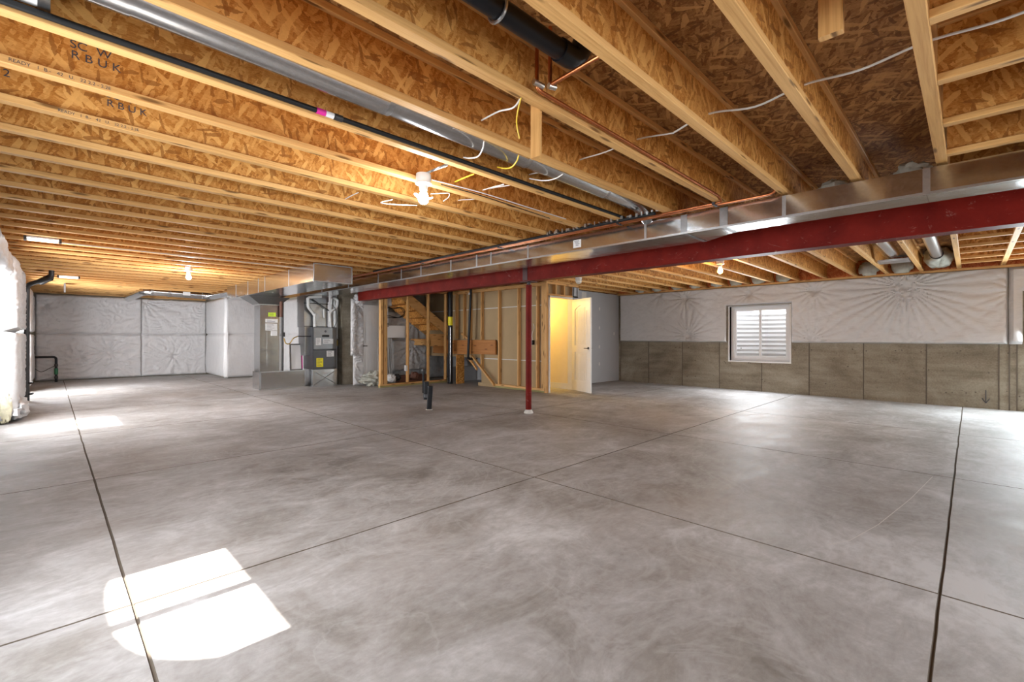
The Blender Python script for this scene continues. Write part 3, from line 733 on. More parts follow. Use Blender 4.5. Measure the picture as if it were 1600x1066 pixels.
def pipe(name, label, path, r, m, cat='pipe', n=12, group=None): return tag(MB().tube(path, r, n).build(name, m), label, cat, group)
def smooth(pts, n=6):
    """Catmull-Rom through points"""
    P = [Vector(p) for p in pts]; P = [P[0]*2-P[1]]+P+[P[-1]*2-P[-2]]; out = []
    for i in range(1, len(P)-2):
        for k in range(n):
            t = k/n; a, b_, c, d = P[i-1:i+3]
            out.append(.5*((2*b_)+(c-a)*t+(2*a-5*b_+4*c-d)*t*t+(3*b_-a-3*c+d)*t**3))
    out.append(P[-2]); return out
def bent(pts, r=.05, n=4):
    """polyline with rounded corners"""
    P = [Vector(p) for p in pts]; out = [P[0]]
    for i in range(1, len(P)-1):
        a = (P[i-1]-P[i]); c = (P[i+1]-P[i]); rr = min(r, a.length*.45, c.length*.45); a.normalize(); c.normalize()
        s, e = P[i]+a*rr, P[i]+c*rr
        for k in range(n+1):
            t = k/n; out.append(s*(1-t)**2+P[i]*2*t*(1-t)+e*t*t)
    out.append(P[-1]); return out
v1 = thing('vent_pipe', 'white plastic vent pipe rising left from the furnace top', 'pipe', (4.47, 11.1, 1.43))
MB().tube(bent([(4.47, 11.12, 1.43), (4.47, 11.12, 1.72), (4.31, 11.1, 1.90), (4.31, 11.1, 2.13), (4.62, 11.1, 2.17)], .05), .034, 14).build('run', 'pvc', v1)
for z, x in ((1.47, 4.47), (1.72, 4.47), (2.09, 4.31)): MB().tube([(x, 11.11, z-.03), (x, 11.11, z+.03)], .040, 14).build('coupling', 'pvc', v1)
v2 = thing('vent_pipe', 'white plastic vent pipe looping right above the furnace top', 'pipe', (4.88, 11.1, 1.43))
MB().tube(bent([(4.86, 11.12, 1.43), (4.84, 11.12, 1.80), (5.02, 11.12, 1.93), (5.04, 11.12, 2.12), (4.92, 11.14, 2.16), (4.89, 11.16, 2.0)], .06), .034, 14).build('run', 'pvc', v2)
for z, x in ((1.47, 4.86), (1.76, 4.84)): MB().tube([(x, 11.12, z-.03), (x, 11.12, z+.03)], .040, 14).build('coupling', 'pvc', v2)
pipe('flue_pipe', 'wide pale grey pipe standing behind the furnace right side', [(5.06, 11.3, 1.15), (5.06, 11.3, 2.15)], .06, 'pvc', n=16)
pipe('condensate_pipe', 'short white drain stub on the dark plenum front', [(4.72, 11.19, 1.66), (4.72, 11.19, 1.88)], .022, 'pvc')
pipe('brace_rod', 'black diagonal rod between the two vent pipes', [(4.42, 11.15, 2.1), (4.83, 11.15, 1.84)], .012, 'iron', 'rod')
pipe('control_wire', 'thin black wire looping from furnace top right', smooth([(4.93, 11.1, 1.43), (5.0, 11.08, 1.6), (4.97, 11.08, 1.85), (4.9, 11.1, 2.0), (4.9, 11.1, 2.15)]), .006, 'bcable', 'wire', 6)
gp = thing('gas_pipe', 'dark vertical iron gas pipe beside the silver return drop', 'pipe', (3.80, 11.28, .41))
MB().tube([(3.79, 11.25, .41), (3.79, 11.25, 2.2)], .022, 10).build('riser', 'iron', gp)
MB().tube(bent([(3.745, 11.22, 1.65), (3.745, 11.22, 2.12), (3.90, 11.22, 2.19)], .06), .034, 12).build('upper_sleeve', 'rust', gp, 'brownish upper sleeve')
MB().box(3.77, 3.83, 11.21, 11.26, 1.2, 1.30).build('shutoff_valve', 'iron', gp)
pipe('gas_connector', 'yellow flexible gas line from the iron riser to furnace', smooth([(3.82, 11.24, 1.16), (3.84, 11.2, 1.05), (3.92, 11.18, 1.04), (4.0, 11.17, 1.16), (4.1, 11.17, 1.21)]), .012, 'brass', 'hose', 8)
pipe('gas_line', 'thin black horizontal gas line entering the furnace side', [(4.1, 11.17, 1.21), (4.4, 11.17, 1.21)], .012, 'iron')
pipe('standoff_fitting', 'small brass fitting on left end of the return base box', [(3.36, 11.5, .40), (3.36, 11.5, .50)], .016, 'brass', 'fitting')

# far wall duct, black drain pipes
def vp(y): return 3.0
fd = thing('wall_duct', 'round silver duct along the top of the far insulated wall', 'duct', (2, 16.8, 2.2))
def PZ(px, py, z):
    d = (z-HC)*719.5/(528+(px-800)*.0014-py); t = (px-800)/719.5
    return Vector((.7071*d*(1+t), .7071*d*(1-t), z))
def PYc(px, py, Y):
    t = (px-800)/719.5; d = Y/.7071/(1-t); return Vector((.7071*d*(1+t), Y, HC+(528+(px-800)*.0014-py)/719.5*d))
a = PYc(203, 466, 16.9); b_ = PYc(228, 455, 14.9); c_ = Vector((3.15, 14.9, b_.z-.03)); d_ = (3.15, 12.7, b_.z)
MB().tube(bent([a, b_, c_, (3.3, 12.66, c_.z)], .25, 6), .10, 18).build('run', 'galv_pipe', fd)
for q in (.1, .35): 
    p = b_.lerp(c_, q); MB().tube([p-Vector((.03, 0, 0)), p+Vector((.03, 0, 0))], .108, 18).build('band', 'cleat', fd)
p = b_.lerp(c_, .6); MB().box(p.x-.08, p.x+.08, p.y-.105, p.y-.095, p.z-.04, p.z+.05).build('label', 'paper', fd, 'white label')
mb = MB(); mb.box(p.x+.35, p.x+.365, p.y-.1, p.y+.1, p.z-.1, ZJ); mb.build('hanger', 'cleat', fd)
dp = thing('drain_pipe', 'tall black drain pipe against the left wall between two blankets', 'pipe', (-.31, 12.3, 0))
MB().tube(bent([(-.30, 12.3, 0), (-.30, 12.3, 2.14), (.02, 12.0, 2.27), (.02, 12.0, 2.42)], .09), .04, 12).build('stack', 'iron', dp)
MB().tube([(-.12, 12.25, 2.21), (.0, 12.05, 2.28)], .06, 12).build('elbow', 'abs', dp)
for z in (.32, .12): MB().tube([(-.30, 12.3, z), (-.22, 12.24, z+.02)], .018, 8).build('cleanout', 'iron', dp)
a = PYc(92, 597, 17.1)
sp = thing('sump_pipe', 'black elbow pipe with green valve at the far left corner floor', 'pipe', (a.x, a.y, 0))
MB().tube(bent([(a.x-.66, 17.05, .66), (a.x-.02, 17.05, .66), (a.x-.02, 17.05, 0)], .07), .028, 12).build('run', 'abs', sp)
MB().tube([(a.x-.02, 17.05, .2), (a.x-.02, 17.05, .36)], .04, 12).build('valve', 'green', sp, 'green check valve')
for z in (.12, .44): MB().tube([(a.x-.02, 17.05, z-.03), (a.x-.02, 17.05, z+.03)], .038, 12).build('coupling', 'iron', sp)
pipe('pump_cord', 'thin black cord sagging beside the sump pipe', smooth([(a.x-.6, 17.06, .46), (a.x-.45, 17.05, .4), (a.x-.3, 17.05, .28), (a.x-.15, 17.05, .36), (a.x-.05, 17.05, .42)]), .007, 'bcable', 'wire', 6)

# ------------------------------------------------------------------ stair and partition framing
sw = thing('stud_wall', 'open stud partition on a bottom plate in front of the stairs', 'partition', (6.4, 9.89, 0))
Y0, Y1 = 9.85, 9.94
MB(0).bbox(5.49, 7.44, Y0, Y1, 0, .038, .003).build('bottom_plate', 'treated', sw)
MB(0).bbox(5.49, 7.44, Y0, Y1, .039, .077, .003).build('bottom_plate', 'stud', sw)
MB(0).bbox(5.5, 7.44, Y0, Y1, ZJ-.04, ZJ, .003).build('top_plate', 'stud', sw)
for x, w_ in ((5.50, .07), (5.60, .038), (5.64, .038), (6.24, .038), (6.85, .038), (7.40, .038)):
    MB(2).bbox(x, x+w_, Y0, Y1, .078, ZJ-.04, .004).build('stud', 'stud', sw)
MB().box(6.19, 6.24, 9.86, 9.93, .36, .5).build('electrical_box', 'paper', sw, 'small white electrical box')
# partition along the stair opening (studs with brown drywall backs)
pw = thing('drywall_partition', 'stud partition backed with brown drywall behind the red post', 'partition', (7.55, 8, 0))
X0, X1 = 7.50, 7.588
MB(1).bbox(X0, X1, 6.50, 8.06, .0, .038, .003).build('bottom_plate', 'treated', pw)
MB(1).bbox(X0, X1, 6.50, 8.06, .039, .085, .003).build('bottom_plate', 'stud', pw)
MB(1).bbox(X0, X1, 6.50, 9.83, ZJ-.076, ZJ-.038, .003).build('top_plate', 'stud', pw)
MB(1).bbox(X0, X1, 6.50, 9.83, ZJ-.038, ZJ-.0005, .003).build('top_plate', 'stud', pw)
for y in (6.72, 7.29, 7.93):
    MB(2).bbox(X0, X1, y-.019, y+.019, .086, ZJ-.077, .003).build('stud', 'stud', pw)
for y in (8.555, 9.0, 9.24, 9.56): 
    MB(2).bbox(X0, X1, y-.019, y+.019, (.42 if y < 8.6 else 1.16), ZJ-.077, .003).build('stud', 'stud', pw)
for y in (6.52, 6.56): MB(2).bbox(X0-.002, X1, y-.019, y+.019, .086, ZJ-.077, .003).build('corner_stud', 'stud', pw)
for (z0, z1) in ((.01, .665), (.68, 1.895), (1.91, ZJ+.02)):
    mb = MB(1)
    if z0 < .1: mb.prism([(6.5, z0), (8.62, z0), (8.62, z1), (6.5, z1)], 0, 7.59, 7.603)
    else: mb.box(7.59, 7.603, 6.5, 11.1, z0, z1)
    mb.build('drywall_sheet', 'dryback', pw)
for z in (.672, 1.902): MB(1).box(7.588, 7.597, 6.5, (8.62 if z < 1 else 11.1), z-.010, z+.010).build('taped_joint', 'mud', pw, 'pale squeezed-out joint compound line')
# electrical box on this partition
MB().box(7.52, 7.588, 6.86, 6.93, 1.03, 1.13).build('switch_box', 'abs', pw, 'black switch box')
MB().tube(smooth([(7.56, 6.89, 1.13), (7.55, 6.9, 1.25), (7.56, 6.85, 1.4), (7.57, 6.88, 1.5)]), .005, 6).build('box_wire', 'wcable', pw)
# engineered landing beam
lb = thing('landing_beam', 'deep orange laminated wood beam carrying the stair landing', 'beam', (7.47, 9.2, .77))
MB(1).bbox(7.455, 7.499, 7.99, 8.98, .78, 1.13, .003).build('beam_piece', 'lvl', lb)
MB(1).bbox(7.455, 7.499, 9.01, 10.5, .76, 1.12, .003).build('beam_piece', 'lvl', lb)
MB(0).bbox(6.9, 7.45, 10.0, 10.04, .96, 1.28, .003).build('landing_header', 'stud', lb)
# stairs
stp = thing('staircase', 'wooden staircase seen from below rising left from the landing', 'stairs', (6.9, 10.4, 1.1))
def stringer(y, t=.038):
    # sloping board from (7.5, z 1.28..1.53) up to x 5.9
    p = [(7.58, 1.22), (7.58, 1.50), (7.40, 1.60), (5.80, 2.66), (5.55, 2.66), (5.55, 2.54)]
    mb = MB(0); mb.prism([(a_, b2) for a_, b2 in p], 1, y, y+t)
    mb.build('stringer', 'stud', stp)
stringer(9.97); stringer(10.92)
for k in range(6):
    x = 7.3-.255*k; z = 1.44+.165*k
    MB(1).bbox(x-.27, x+.02, 10.01, 10.92, z+.10, z+.128, .003).build('tread', 'osb_web', stp)
    MB(1).bbox(x-.012, x, 10.01, 10.92, z-.06, z+.10, .003).build('riser', 'osb_web', stp)
MB().box(7.0, 7.588, 10.01, 10.9, 1.13, 1.15).build('landing_deck', 'osb_web', stp)
MB().box(7.605, 8.548, 8.9, 11.1, 1.13, 1.15).build('landing_deck', 'osb_web', stp)
MB().box(6.98, 7.02, 10.0, 10.9, .98, 1.13).build('landing_rim', 'stud', stp)
# lower flight framing: two sloping 2x4
lf = thing('lower_stringer', 'sloping lumber brace framing the low stairs beside brown drywall', 'framing', (7.5, 8.4, 0))
for (ya, za, yb_, zb, x0_, x1_) in ((8.86, .76, 8.04, .09, 7.44, 7.50), (8.93, .70, 8.62, .44, 7.40, 7.45), (9.36, 1.32, 9.02, 1.14, 7.52, 7.58)):
    mb = MB(1); mb.prism([(x0_, 0), (x1_, 0), (x1_, 0), (x0_, 0)], 1, 0, 1)
    mb.v = []; mb.f = []
    mb.add([(x0_, ya, za), (x1_, ya, za), (x1_, ya, za-.055), (x0_, ya, za-.055), (x0_, yb_, zb), (x1_, yb_, zb), (x1_, yb_, zb-.055), (x0_, yb_, zb-.055)],
           [(3, 2, 1, 0), (4, 5, 6, 7), (0, 1, 5, 4), (1, 2, 6, 5), (2, 3, 7, 6), (3, 0, 4, 7)])
    mb.build('brace', 'stud', lf)
MB(1).box(7.485, 7.497, 8.06, 8.64, .0, .085).build('kick_sheet', 'dryback', lf)
# far side behind the landing
strip('wall_landing', 'dryface', 8.55, 8.6, 8.7, 11.15, 0, ZJ)
struct(MB().box(7.61, 8.5, 8.62, 8.66, 0, ZJ).build('wall_closet', 'dryback'))
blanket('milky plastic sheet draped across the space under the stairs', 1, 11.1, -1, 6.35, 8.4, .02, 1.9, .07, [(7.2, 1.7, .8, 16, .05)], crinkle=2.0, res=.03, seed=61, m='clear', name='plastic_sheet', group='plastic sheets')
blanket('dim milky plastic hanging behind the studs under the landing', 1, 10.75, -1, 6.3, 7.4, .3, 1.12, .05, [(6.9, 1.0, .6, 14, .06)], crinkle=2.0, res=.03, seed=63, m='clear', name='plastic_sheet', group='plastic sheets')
blanket('white plastic drape hanging beside the leaning door over the beam end', 1, 10.62, -1, 5.19, 5.46, .02, 2.10, .05, [(5.3, 2.0, 1.2, 12, .05)], crinkle=2.2, res=.02, seed=66, name='plastic_sheet', group='plastic sheets')
blanket('short white plastic flap beside the concrete pillar edge', 1, 10.56, -1, 5.1, 5.24, .75, 2.12, .04, (), crinkle=2.2, res=.02, seed=68, name='plastic_sheet', group='plastic sheets')
mb = MB(); mb.blob((5.31, 10.55, 2.1), (.13, .12, .14), .3, 4, seed=2); tag(mb.build('plastic_wrap', 'vapor'), 'crumpled white plastic wrapped around the far end of red beam', 'plastic sheet')
blanket('pleated plastic sheet above the leaning door', 1, 10.70, -1, 5.46, 6.3, 2.0, 2.3, .04, [(6.2, 2.3, .7, 16, .03)], crinkle=1.5, res=.02, seed=70, m='clear', name='plastic_sheet', group='plastic sheets')

# doors -------------------------------------------------------------
def panel_door(par, o, u, wdt, h, t=.035, knob_side=1, knob_m='iron'):
    """two-panel arch-top door; o = bottom corner, u = unit dir along width; front faces n"""
    u = Vector(u).normalized(); nrm = Vector((u.y, -u.x, 0)); o = Vector(o)
    def W(a, z, d): return o+u*a+Vector((0, 0, z))+nrm*d
    def slab(mb, a0, a1, z0, z1, d0, d1):
        mb.add([W(a0, z0, d0), W(a1, z0, d0), W(a1, z0, d1), W(a0, z0, d1), W(a0, z1, d0), W(a1, z1, d0), W(a1, z1, d1), W(a0, z1, d1)],
               [(0, 1, 2, 3), (7, 6, 5, 4), (4, 5, 1, 0), (5, 6, 2, 1), (6, 7, 3, 2), (7, 4, 0, 3)])
    mb = MB(); s = .12; zs = [.22, .86, 1.0, h-.14]
    slab(mb, 0, s, 0, h, -t/2, t/2); slab(mb, wdt-s, wdt, 0, h, -t/2, t/2)
    slab(mb, s, wdt-s, 0, zs[0], -t/2, t/2); slab(mb, s, wdt-s, zs[1], zs[2], -t/2, t/2)
    # arched top rail
    n = 10; aw = wdt-2*s
    for k in range(n):
        a0, a1 = s+aw*k/n, s+aw*(k+1)/n
        f = lambda a: zs[3]-.10*((a-wdt/2)/(aw/2))**2
        for d0, d1 in ((-t/2, t/2),):
            mb.add([W(a0, f(a0), d0), W(a1, f(a1), d0), W(a1, f(a1), d1), W(a0, f(a0), d1), W(a0, h, d0), W(a1, h, d0), W(a1, h, d1), W(a0, h, d1)],
                   [(0, 1, 2, 3), (7, 6, 5, 4), (4, 5, 1, 0), (5, 6, 2, 1), (6, 7, 3, 2), (7, 4, 0, 3)])
    mb.build('stile_frame', 'white', par)
    for (z0, z1) in ((zs[0], zs[1]), (zs[2], zs[3])):
        mb = MB(2); slab(mb, s-.005, wdt-s+.005, z0, z1, -.006, .006)
        nb = 6; bw = (aw-.06)/nb
        for k in range(nb): slab(mb, s+.03+bw*k+.003, s+.03+bw*(k+1)-.003, z0+.03, z1-.035-(.09 if z1 > 1.5 and k in (0, nb-1) else .02 if z1 > 1.5 else 0), -.011, .011)
        mb.build('door_panel', 'white', par)
    ka = wdt-.07 if knob_side > 0 else .07
    for sd in (-1, 1):
        mb = MB(); mb.tube([W(ka, .95, sd*t/2), W(ka, .95, sd*(t/2+.012))], .027, 14); mb.tube([W(ka, .95, sd*(t/2+.012)), W(ka, .95, sd*(t/2+.05))], .010, 8)
        mb.tube([W(ka, .95, sd*(t/2+.045)), W(ka-knob_side*.10, .95, sd*(t/2+.05))], .009, 8); mb.build('lever_handle', knob_m, par)
ld = thing('stored_door', 'white two-panel door with black lever standing under the stairs', 'door', (5.9, 10.9, .02))
panel_door(ld, (5.50, 10.88, .02), (1, 0, 0), .78, 2.0, knob_side=-1)
# doorway wall (y = 6.45) with open door
dw = thing('doorway_partition', 'short framed partition around the yellow-lit doorway', 'partition', (8.1, 6.45, 0))
YD = 6.43
MB(2).bbox(7.50, 7.53, YD, YD+.07, 0, ZJ-.04, .003).build('corner_post', 'stud', dw)
MB(2).bbox(7.532, 7.565, YD+.005, YD+.095, 0, ZJ-.04, .003).build('king_stud', 'stud', dw)
MB(0).bbox(7.57, 8.62, YD, YD+.09, 2.10, 2.14, .003).build('door_header', 'stud', dw)
MB(0).bbox(7.50, 8.62, YD, YD+.09, ZJ-.04, ZJ-.001, .003).build('top_plate', 'stud', dw)
for x in (7.8, 8.1, 8.42, 8.56): MB(2).bbox(x, x+.038, YD, YD+.09, 2.142, ZJ-.041, .003).build('cripple_stud', 'stud', dw)
MB().box(7.56, 8.62, YD+.092, YD+.105, 2.11, ZJ).build('drywall_sheet', 'dryback', dw)
mb = MB()
mb.box(7.568, 7.60, YD-.02, YD+.12, 0, 2.09); mb.box(8.385, 8.41, YD-.02, YD+.12, 0, 2.09); mb.box(7.568, 8.41, YD-.02, YD+.12, 2.06, 2.095)
mb.build('door_jamb', 'white', dw)
MB(2).box(8.412, 8.65, YD, YD+.012, 0, ZJ-.05).build('drywall_strip', 'dryface', dw)
MB(1).box(8.638, 8.65, YD+.012, 6.92, 0, ZJ-.05).build('drywall_return', 'dryface', dw)
od = thing('open_door', 'open white two-panel door swung into the basement beside yellow doorway', 'door', (8.36, 6.40, .012))
panel_door(od, (8.372, 6.40, .012), (8.09-8.372, 5.70-6.40, 0), .755, 2.03, knob_side=1)
mb = MB()
for z in (.25, 1.05, 1.8): mb.tube([(8.385, 6.405, z-.04), (8.385, 6.405, z+.04)], .009, 8)
mb.build('hinge', 'iron', od)
# grey drywall wall to the window wall, with taped seams
dwall = sroot('wall_drywall')
for (a, c) in ((8.65, 9.55), (9.56, XW)): MB(0).box(a, c, 6.92, 6.933, .012, ZJ-.02).build('drywall_sheet', 'dryface', dwall)
MB(2).box(9.42, 9.62, 6.9185, 6.92, .02, ZJ-.05).build('taped_joint', 'mud', dwall)
mb = MB()
for (x, z) in ((10.2, .5), (10.2, .95), (10.2, 1.45), (10.2, 1.95), (9.0, 1.7), (8.9, .6), (10.9, 1.3)): mb.lathe(0, 0, [(.03, 0), (.028, .002)], 12); 
vs = mb.v; 
for q, (x, z) in enumerate(((10.2, .5), (10.2, .95), (10.2, 1.45), (10.2, 1.95), (9.0, 1.7), (8.9, .6), (10.9, 1.3))):
    for i in range(q*24, q*24+24): p = vs[i]; vs[i] = Vector((x+p.x, 6.9195-p.z*.5, z+p.y*1.6))
mb.build('filled_screw', 'mud', dwall)
# small vestibule behind the doorway
vest = sroot('wall_vestibule')
MB().box(8.45, 8.47, 6.54, 8.6, 0, ZJ).build('wall_face', 'warmwall', vest)
MB().box(7.603, 7.615, 6.54, 8.6, 0, ZJ).build('wall_face', 'warmwall', vest)
MB().box(7.6, 8.47, 8.0, 8.02, 0, ZJ).build('wall_face', 'warmwall', vest)
struct(MB().box(7.6, 8.47, 6.54, 8.0, ZJ, ZJ+.02).build('trim_6', 'warmwall'))
bb = struct(MB().box(8.437, 8.45, 6.56, 8.0, 0, .13).build('baseboard_right', 'white'))
pl = bpy.data.lights.new('vestibule_lamp', 'POINT'); pl.energy = 11; pl.color = (1, .70, .22); pl.shadow_soft_size = .08
plo = bpy.data.objects.new('vestibule_lamp', pl); C.objects.link(plo); plo.location = (7.85, 7.5, 2.0)

# tall black pipes in front of the partition
bp = thing('soil_stack', 'thick black vertical pipe with yellow label at end of the stud wall', 'pipe', (7.28, 9.5, 0))
MB().tube([(7.28, 9.5, 0), (7.28, 9.5, ZJ+.1)], .060, 18).build('pipe', 'abs', bp)
MB().lathe(7.28, 9.5, [(.065, .0), (.065, .05)], 18).build('collar', 'abs', bp)
MB().tube([(7.28, 9.5, 1.50), (7.28, 9.5, 1.72)], .062, 18).build('label', 'yellow', bp, 'yellow wrapped label')
MB().tube([(7.24, 9.44, .06), (7.24, 9.44, 1.45)], .012, 8).build('side_tube', 'galv_pipe', bp)
bp2 = thing('waste_pipe', 'slim black pipe dropping to an elbow in front of the orange beam', 'pipe', (7.35, 8.8, .6))
MB().tube(bent([(7.37, 8.78, ZJ+.1), (7.34, 8.86, .66), (7.56, 8.78, .64)], .07), .032, 14).build('run', 'abs', bp2)
MB().tube([(7.36, 8.81, 2.25), (7.36, 8.81, 2.3)], .034, 12).build('coupling', 'paper', bp2)
# plywood and white things beneath the landing
tag(MB(2).box(7.36, 7.60, 9.32, 9.36, .0, .74).build('plywood_offcut', 'osb_web'), 'brown board offcut standing behind the thick black pipe', 'board')
tag(MB().box(7.62, 8.5, 9.9, 9.92, .0, .40).build('low_wall_panel', 'dryface'), 'low pale grey panel on the floor beneath the landing', 'panel')

# things under the stairs
tag(MB().box(5.80, 6.33, 10.12, 10.14, 1.18, 1.48).build('electrical_panel', 'paper'), 'flat white board hung behind the first two studs', 'board')
mb = MB()
for k in range(3): mb.tube(smooth([(5.75+.05*k, 10.1, 1.95-.04*k), (6.0, 10.12, 1.9), (6.25-.04*k, 10.1, 1.93), (6.3, 10.1, 1.8-.03*k), (6.1, 10.08, 1.68), (5.8, 10.1, 1.66+.03*k), (5.74, 10.1, 1.55), (5.86, 10.12, 1.45+.04*k)]), .007, 6)
tag(mb.build('cable_tangle', 'bcable'), 'tangle of dark cable hanging above the white board', 'cable')
mb = MB(); mb.blob((5.66, 10.42, .16), (.30, .22, .17), .35, 4, 40, 24, seed=11)
tag(mb.build('plastic_bundle', 'foam'), 'crumpled pale plastic bundle on the floor below the stored door', 'bundle')
for q, (x, y, r) in enumerate(((5.98, 10.2, .10), (6.2, 10.3, .09), (6.75, 10.35, .1))):
    mb = MB(); mb.blob((x, y, .077+r), (r*1.2, r, r), .3, 4, seed=20+q)
    tag(mb.build('debris_bag', ('paper', 'iron', 'rust')[q]), ('small white crumpled bag just right of the corner studs', 'small dark bag between the first studs under stairs', 'brown scrap heap behind the third stud')[q], 'debris')
tag(MB(0).box(6.35, 7.3, 10.45, 10.6, .0, .20).build('scrap_lumber', 'rust'), 'dark brown lumber scrap lying low behind the studs', 'lumber')
mb = MB(2)
for k in range(9): x = 5.82+.05*k; mb.tube([(x, 10.5+.03*(k % 3), .1), (x+.01, 10.6, 1.15)], .014, 6)
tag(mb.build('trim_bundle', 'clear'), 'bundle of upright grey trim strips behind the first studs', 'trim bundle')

# floor stubs in front of stairs
def G(px, py):
    d = HC*719.5/(py-528-(px-800)*.0014); t = (px-800)/719.5; return .7071*d*(1+t), .7071*d*(1-t)
x, y = G(672, 640); d1 = thing('floor_stub_pipe', 'straight black pipe stub rising from the slab, nearest of three', 'pipe', (x, y, 0), 'pipe stubs in the slab')
MB().tube([(x, y, 0), (x+.01, y-.02, .39)], .042, 16).build('pipe', 'abs', d1)
MB().lathe(x, y, [(.06, 0), (.055, .008)], 14).build('floor_ring', 'mud', d1)
x, y = G(667.5, 624); d1 = thing('floor_stub_pipe', 'short black pipe stub with taped cap, middle of three in slab', 'pipe', (x, y, 0), 'pipe stubs in the slab')
MB().tube([(x, y, 0), (x, y, .34)], .052, 16).build('pipe', 'abs', d1)
MB().lathe(x, y, [(.058, .04), (.058, .1)], 14).build('tape_wrap', 'dark', d1)
x, y = G(663, 614); d1 = thing('floor_stub_pipe', 'thin tall black pipe stub with flared top, leftmost of three', 'pipe', (x, y, 0), 'pipe stubs in the slab')
MB().tube([(x, y, 0), (x, y, .42)], .025, 12).build('pipe', 'abs', d1)
MB().lathe(x, y, [(.03, .40), (.045, .46), (.045, .50), (.03, .52)], 14).build('cap', 'iron', d1)

# ------------------------------------------------------------------ overhead pipes, wires, lights
rdz = HC+1.345
rn = thing('round_duct', 'long round silver duct running inside the joist bay at upper left', 'duct', (2, 2.33, rdz))
YR = (JY[4]+JY[5])/2+.02
cuts = [.22, 1.33, 2.46, 3.5, 3.98]
for a, c in zip(cuts[:-1], cuts[1:]): MB().tube([(a+.001, YR, rdz), (c-.001, YR, rdz-.01)], .076, 28).build('duct_section', 'galv_pipe', rn)
for x in cuts[1:-1]: MB().tube([(x-.035, YR, rdz), (x+.035, YR, rdz-.003)], .0785, 28).build('tape_band', 'cleat', rn)
MB().tube(bent([(3.98, YR, rdz-.01), (4.14, YR, rdz-.02), (4.36, YR, rdz-.13)], .09), .076, 24).build('elbow', 'galv_pipe', rn)
MB().lathe(0, 0, [(.08, 0), (.08, .001)], 6)
q = PYc(731, 217, YR-.078)
MB().add([(1.76+.10*i/6+0, YR-.0785*math.sin(a2), rdz-.0785*math.cos(a2)) for a2 in [(-.5+.25*k) for k in range(7)] for i in (0, 6)],
         [(2*k, 2*k+1, 2*k+3, 2*k+2) for k in range(6)]).build('label', 'paper', rn, 'white printed label')
bx = thing('duct_boot', 'square silver duct boot in the top left corner', 'duct', (-.2, YR, 2.4))
MB().box(-.5, -.035, JY[4]+.035, JY[5]-.035, HC+1.26, DZ-.04).build('boot_box', 'paper', bx)
MB().box(-.035, .0, JY[4]+.033, JY[5]-.033, HC+1.255, DZ-.04).build('boot_flange', 'cleat', bx)
mb = MB().tube([(0, YR, rdz), (.22, YR, rdz)], .08, 24); mb.build('collar', 'galv_pipe', bx)
# black gas line alongside joist
gl_ = thing('gas_tubing', 'slim black tubing running along a joist below the round silver duct', 'pipe', (2, JY[5]-.05, ZJ+.03))
YG = JY[5]-.042; ZG = ZJ+.026
MB().tube([(-.55, YG, ZG), (1.02, YG, ZG)], .0135, 10).build('tube_run', 'bcable', gl_)
MB().tube([(1.02, YG, ZG), (1.07, YG, ZG)], .016, 10).build('pink_band', 'pink', gl_, 'magenta band')
MB().tube([(1.07, YG, ZG), (1.115, YG, ZG)], .016, 10).build('white_band', 'paper', gl_, 'white band')
MB().tube([(1.12, YG, ZG), (1.165, YG, ZG)], .018, 10).build('coupling', 'iron', gl_)
MB().tube([(1.165, YG, ZG), (4.15, YG, ZG)], .0135, 10).build('tube_run', 'bcable', gl_)
# ABS drain at top
ab = thing('abs_drain', 'thick black drain pipe ending in an upturned elbow at top centre', 'pipe', (1.2, 1.35, HC+1.3))
MB().tube([(-.55, 1.35, HC+1.29), (1.72, 1.35, HC+1.335)], .044, 20).build('pipe', 'abs', ab)
MB().tube(bent([(1.66, 1.35, HC+1.334), (1.79, 1.35, HC+1.337), (1.81, 1.27, HC+1.50)], .07, 5), .052, 20).build('elbow', 'abs', ab)
MB().tube([(1.81, 1.27, HC+1.44), (1.82, 1.25, DZ-.003)], .046, 16).build('riser', 'abs', ab)
mb = MB()
mb.tube([(1.27+.0, 1.35+.052*math.cos(t_), HC+1.325+.052*math.sin(t_)) for t_ in [PI*.95+PI*1.1*k/12 for k in range(13)]]+[(1.28, 1.42, DZ-.04)], .007, 6)
mb.build('strap', 'cleat', ab, 'perforated metal hanger strap')
# copper water lines
def copper(label, pts, r=.011, rb=.04): return pipe('copper_pipe', label, bent(pts, rb), r, 'copper', 'pipe', 10)
c1 = PYc(860, 133, 1.45); x1_ = c1.x
copper('copper pipe dropping beside the black elbow then crossing to the next joist', [(x1_, 1.45, DZ-.002), (x1_, 1.45, c1.z), (x1_-.02, 1.145, c1.z+.005)], .010, .02)
c2 = PYc(843, 133, 1.52)
copper('copper pipe dropping then running along the joist to the trunk duct', [(c2.x, 1.535, DZ-.002), (c2.x, 1.535, ZJ+.03), (4.09, 1.552, ZJ+.028), (4.17, 1.552, ZJ-.012), (4.17, 9.6, ZJ-.012)], .010, .03)
copper('copper pipe running above the trunk duct edge to a right-hand bend', [(4.22, 1.14, ZJ+.14), (4.22, 1.14, ZJ-.014), (4.22, 9.6, ZJ-.014)], .011, .06)
mb = MB()
tag(MB().tube([(c1.x-.012, 1.45, c1.z-.006), (c1.x+.03, 1.44, c1.z-.004)], .014, 10).build('pipe_elbow', 'solder'), 'soldered elbow on copper pipe near the black drain', 'fitting')
tag(MB().tube([(c2.x-.03, 1.53, ZJ+.055), (c2.x+.03, 1.52, ZJ+.05)], .015, 10).build('pipe_elbow', 'solder'), 'soldered fitting where copper pipe meets the joist edge', 'fitting')
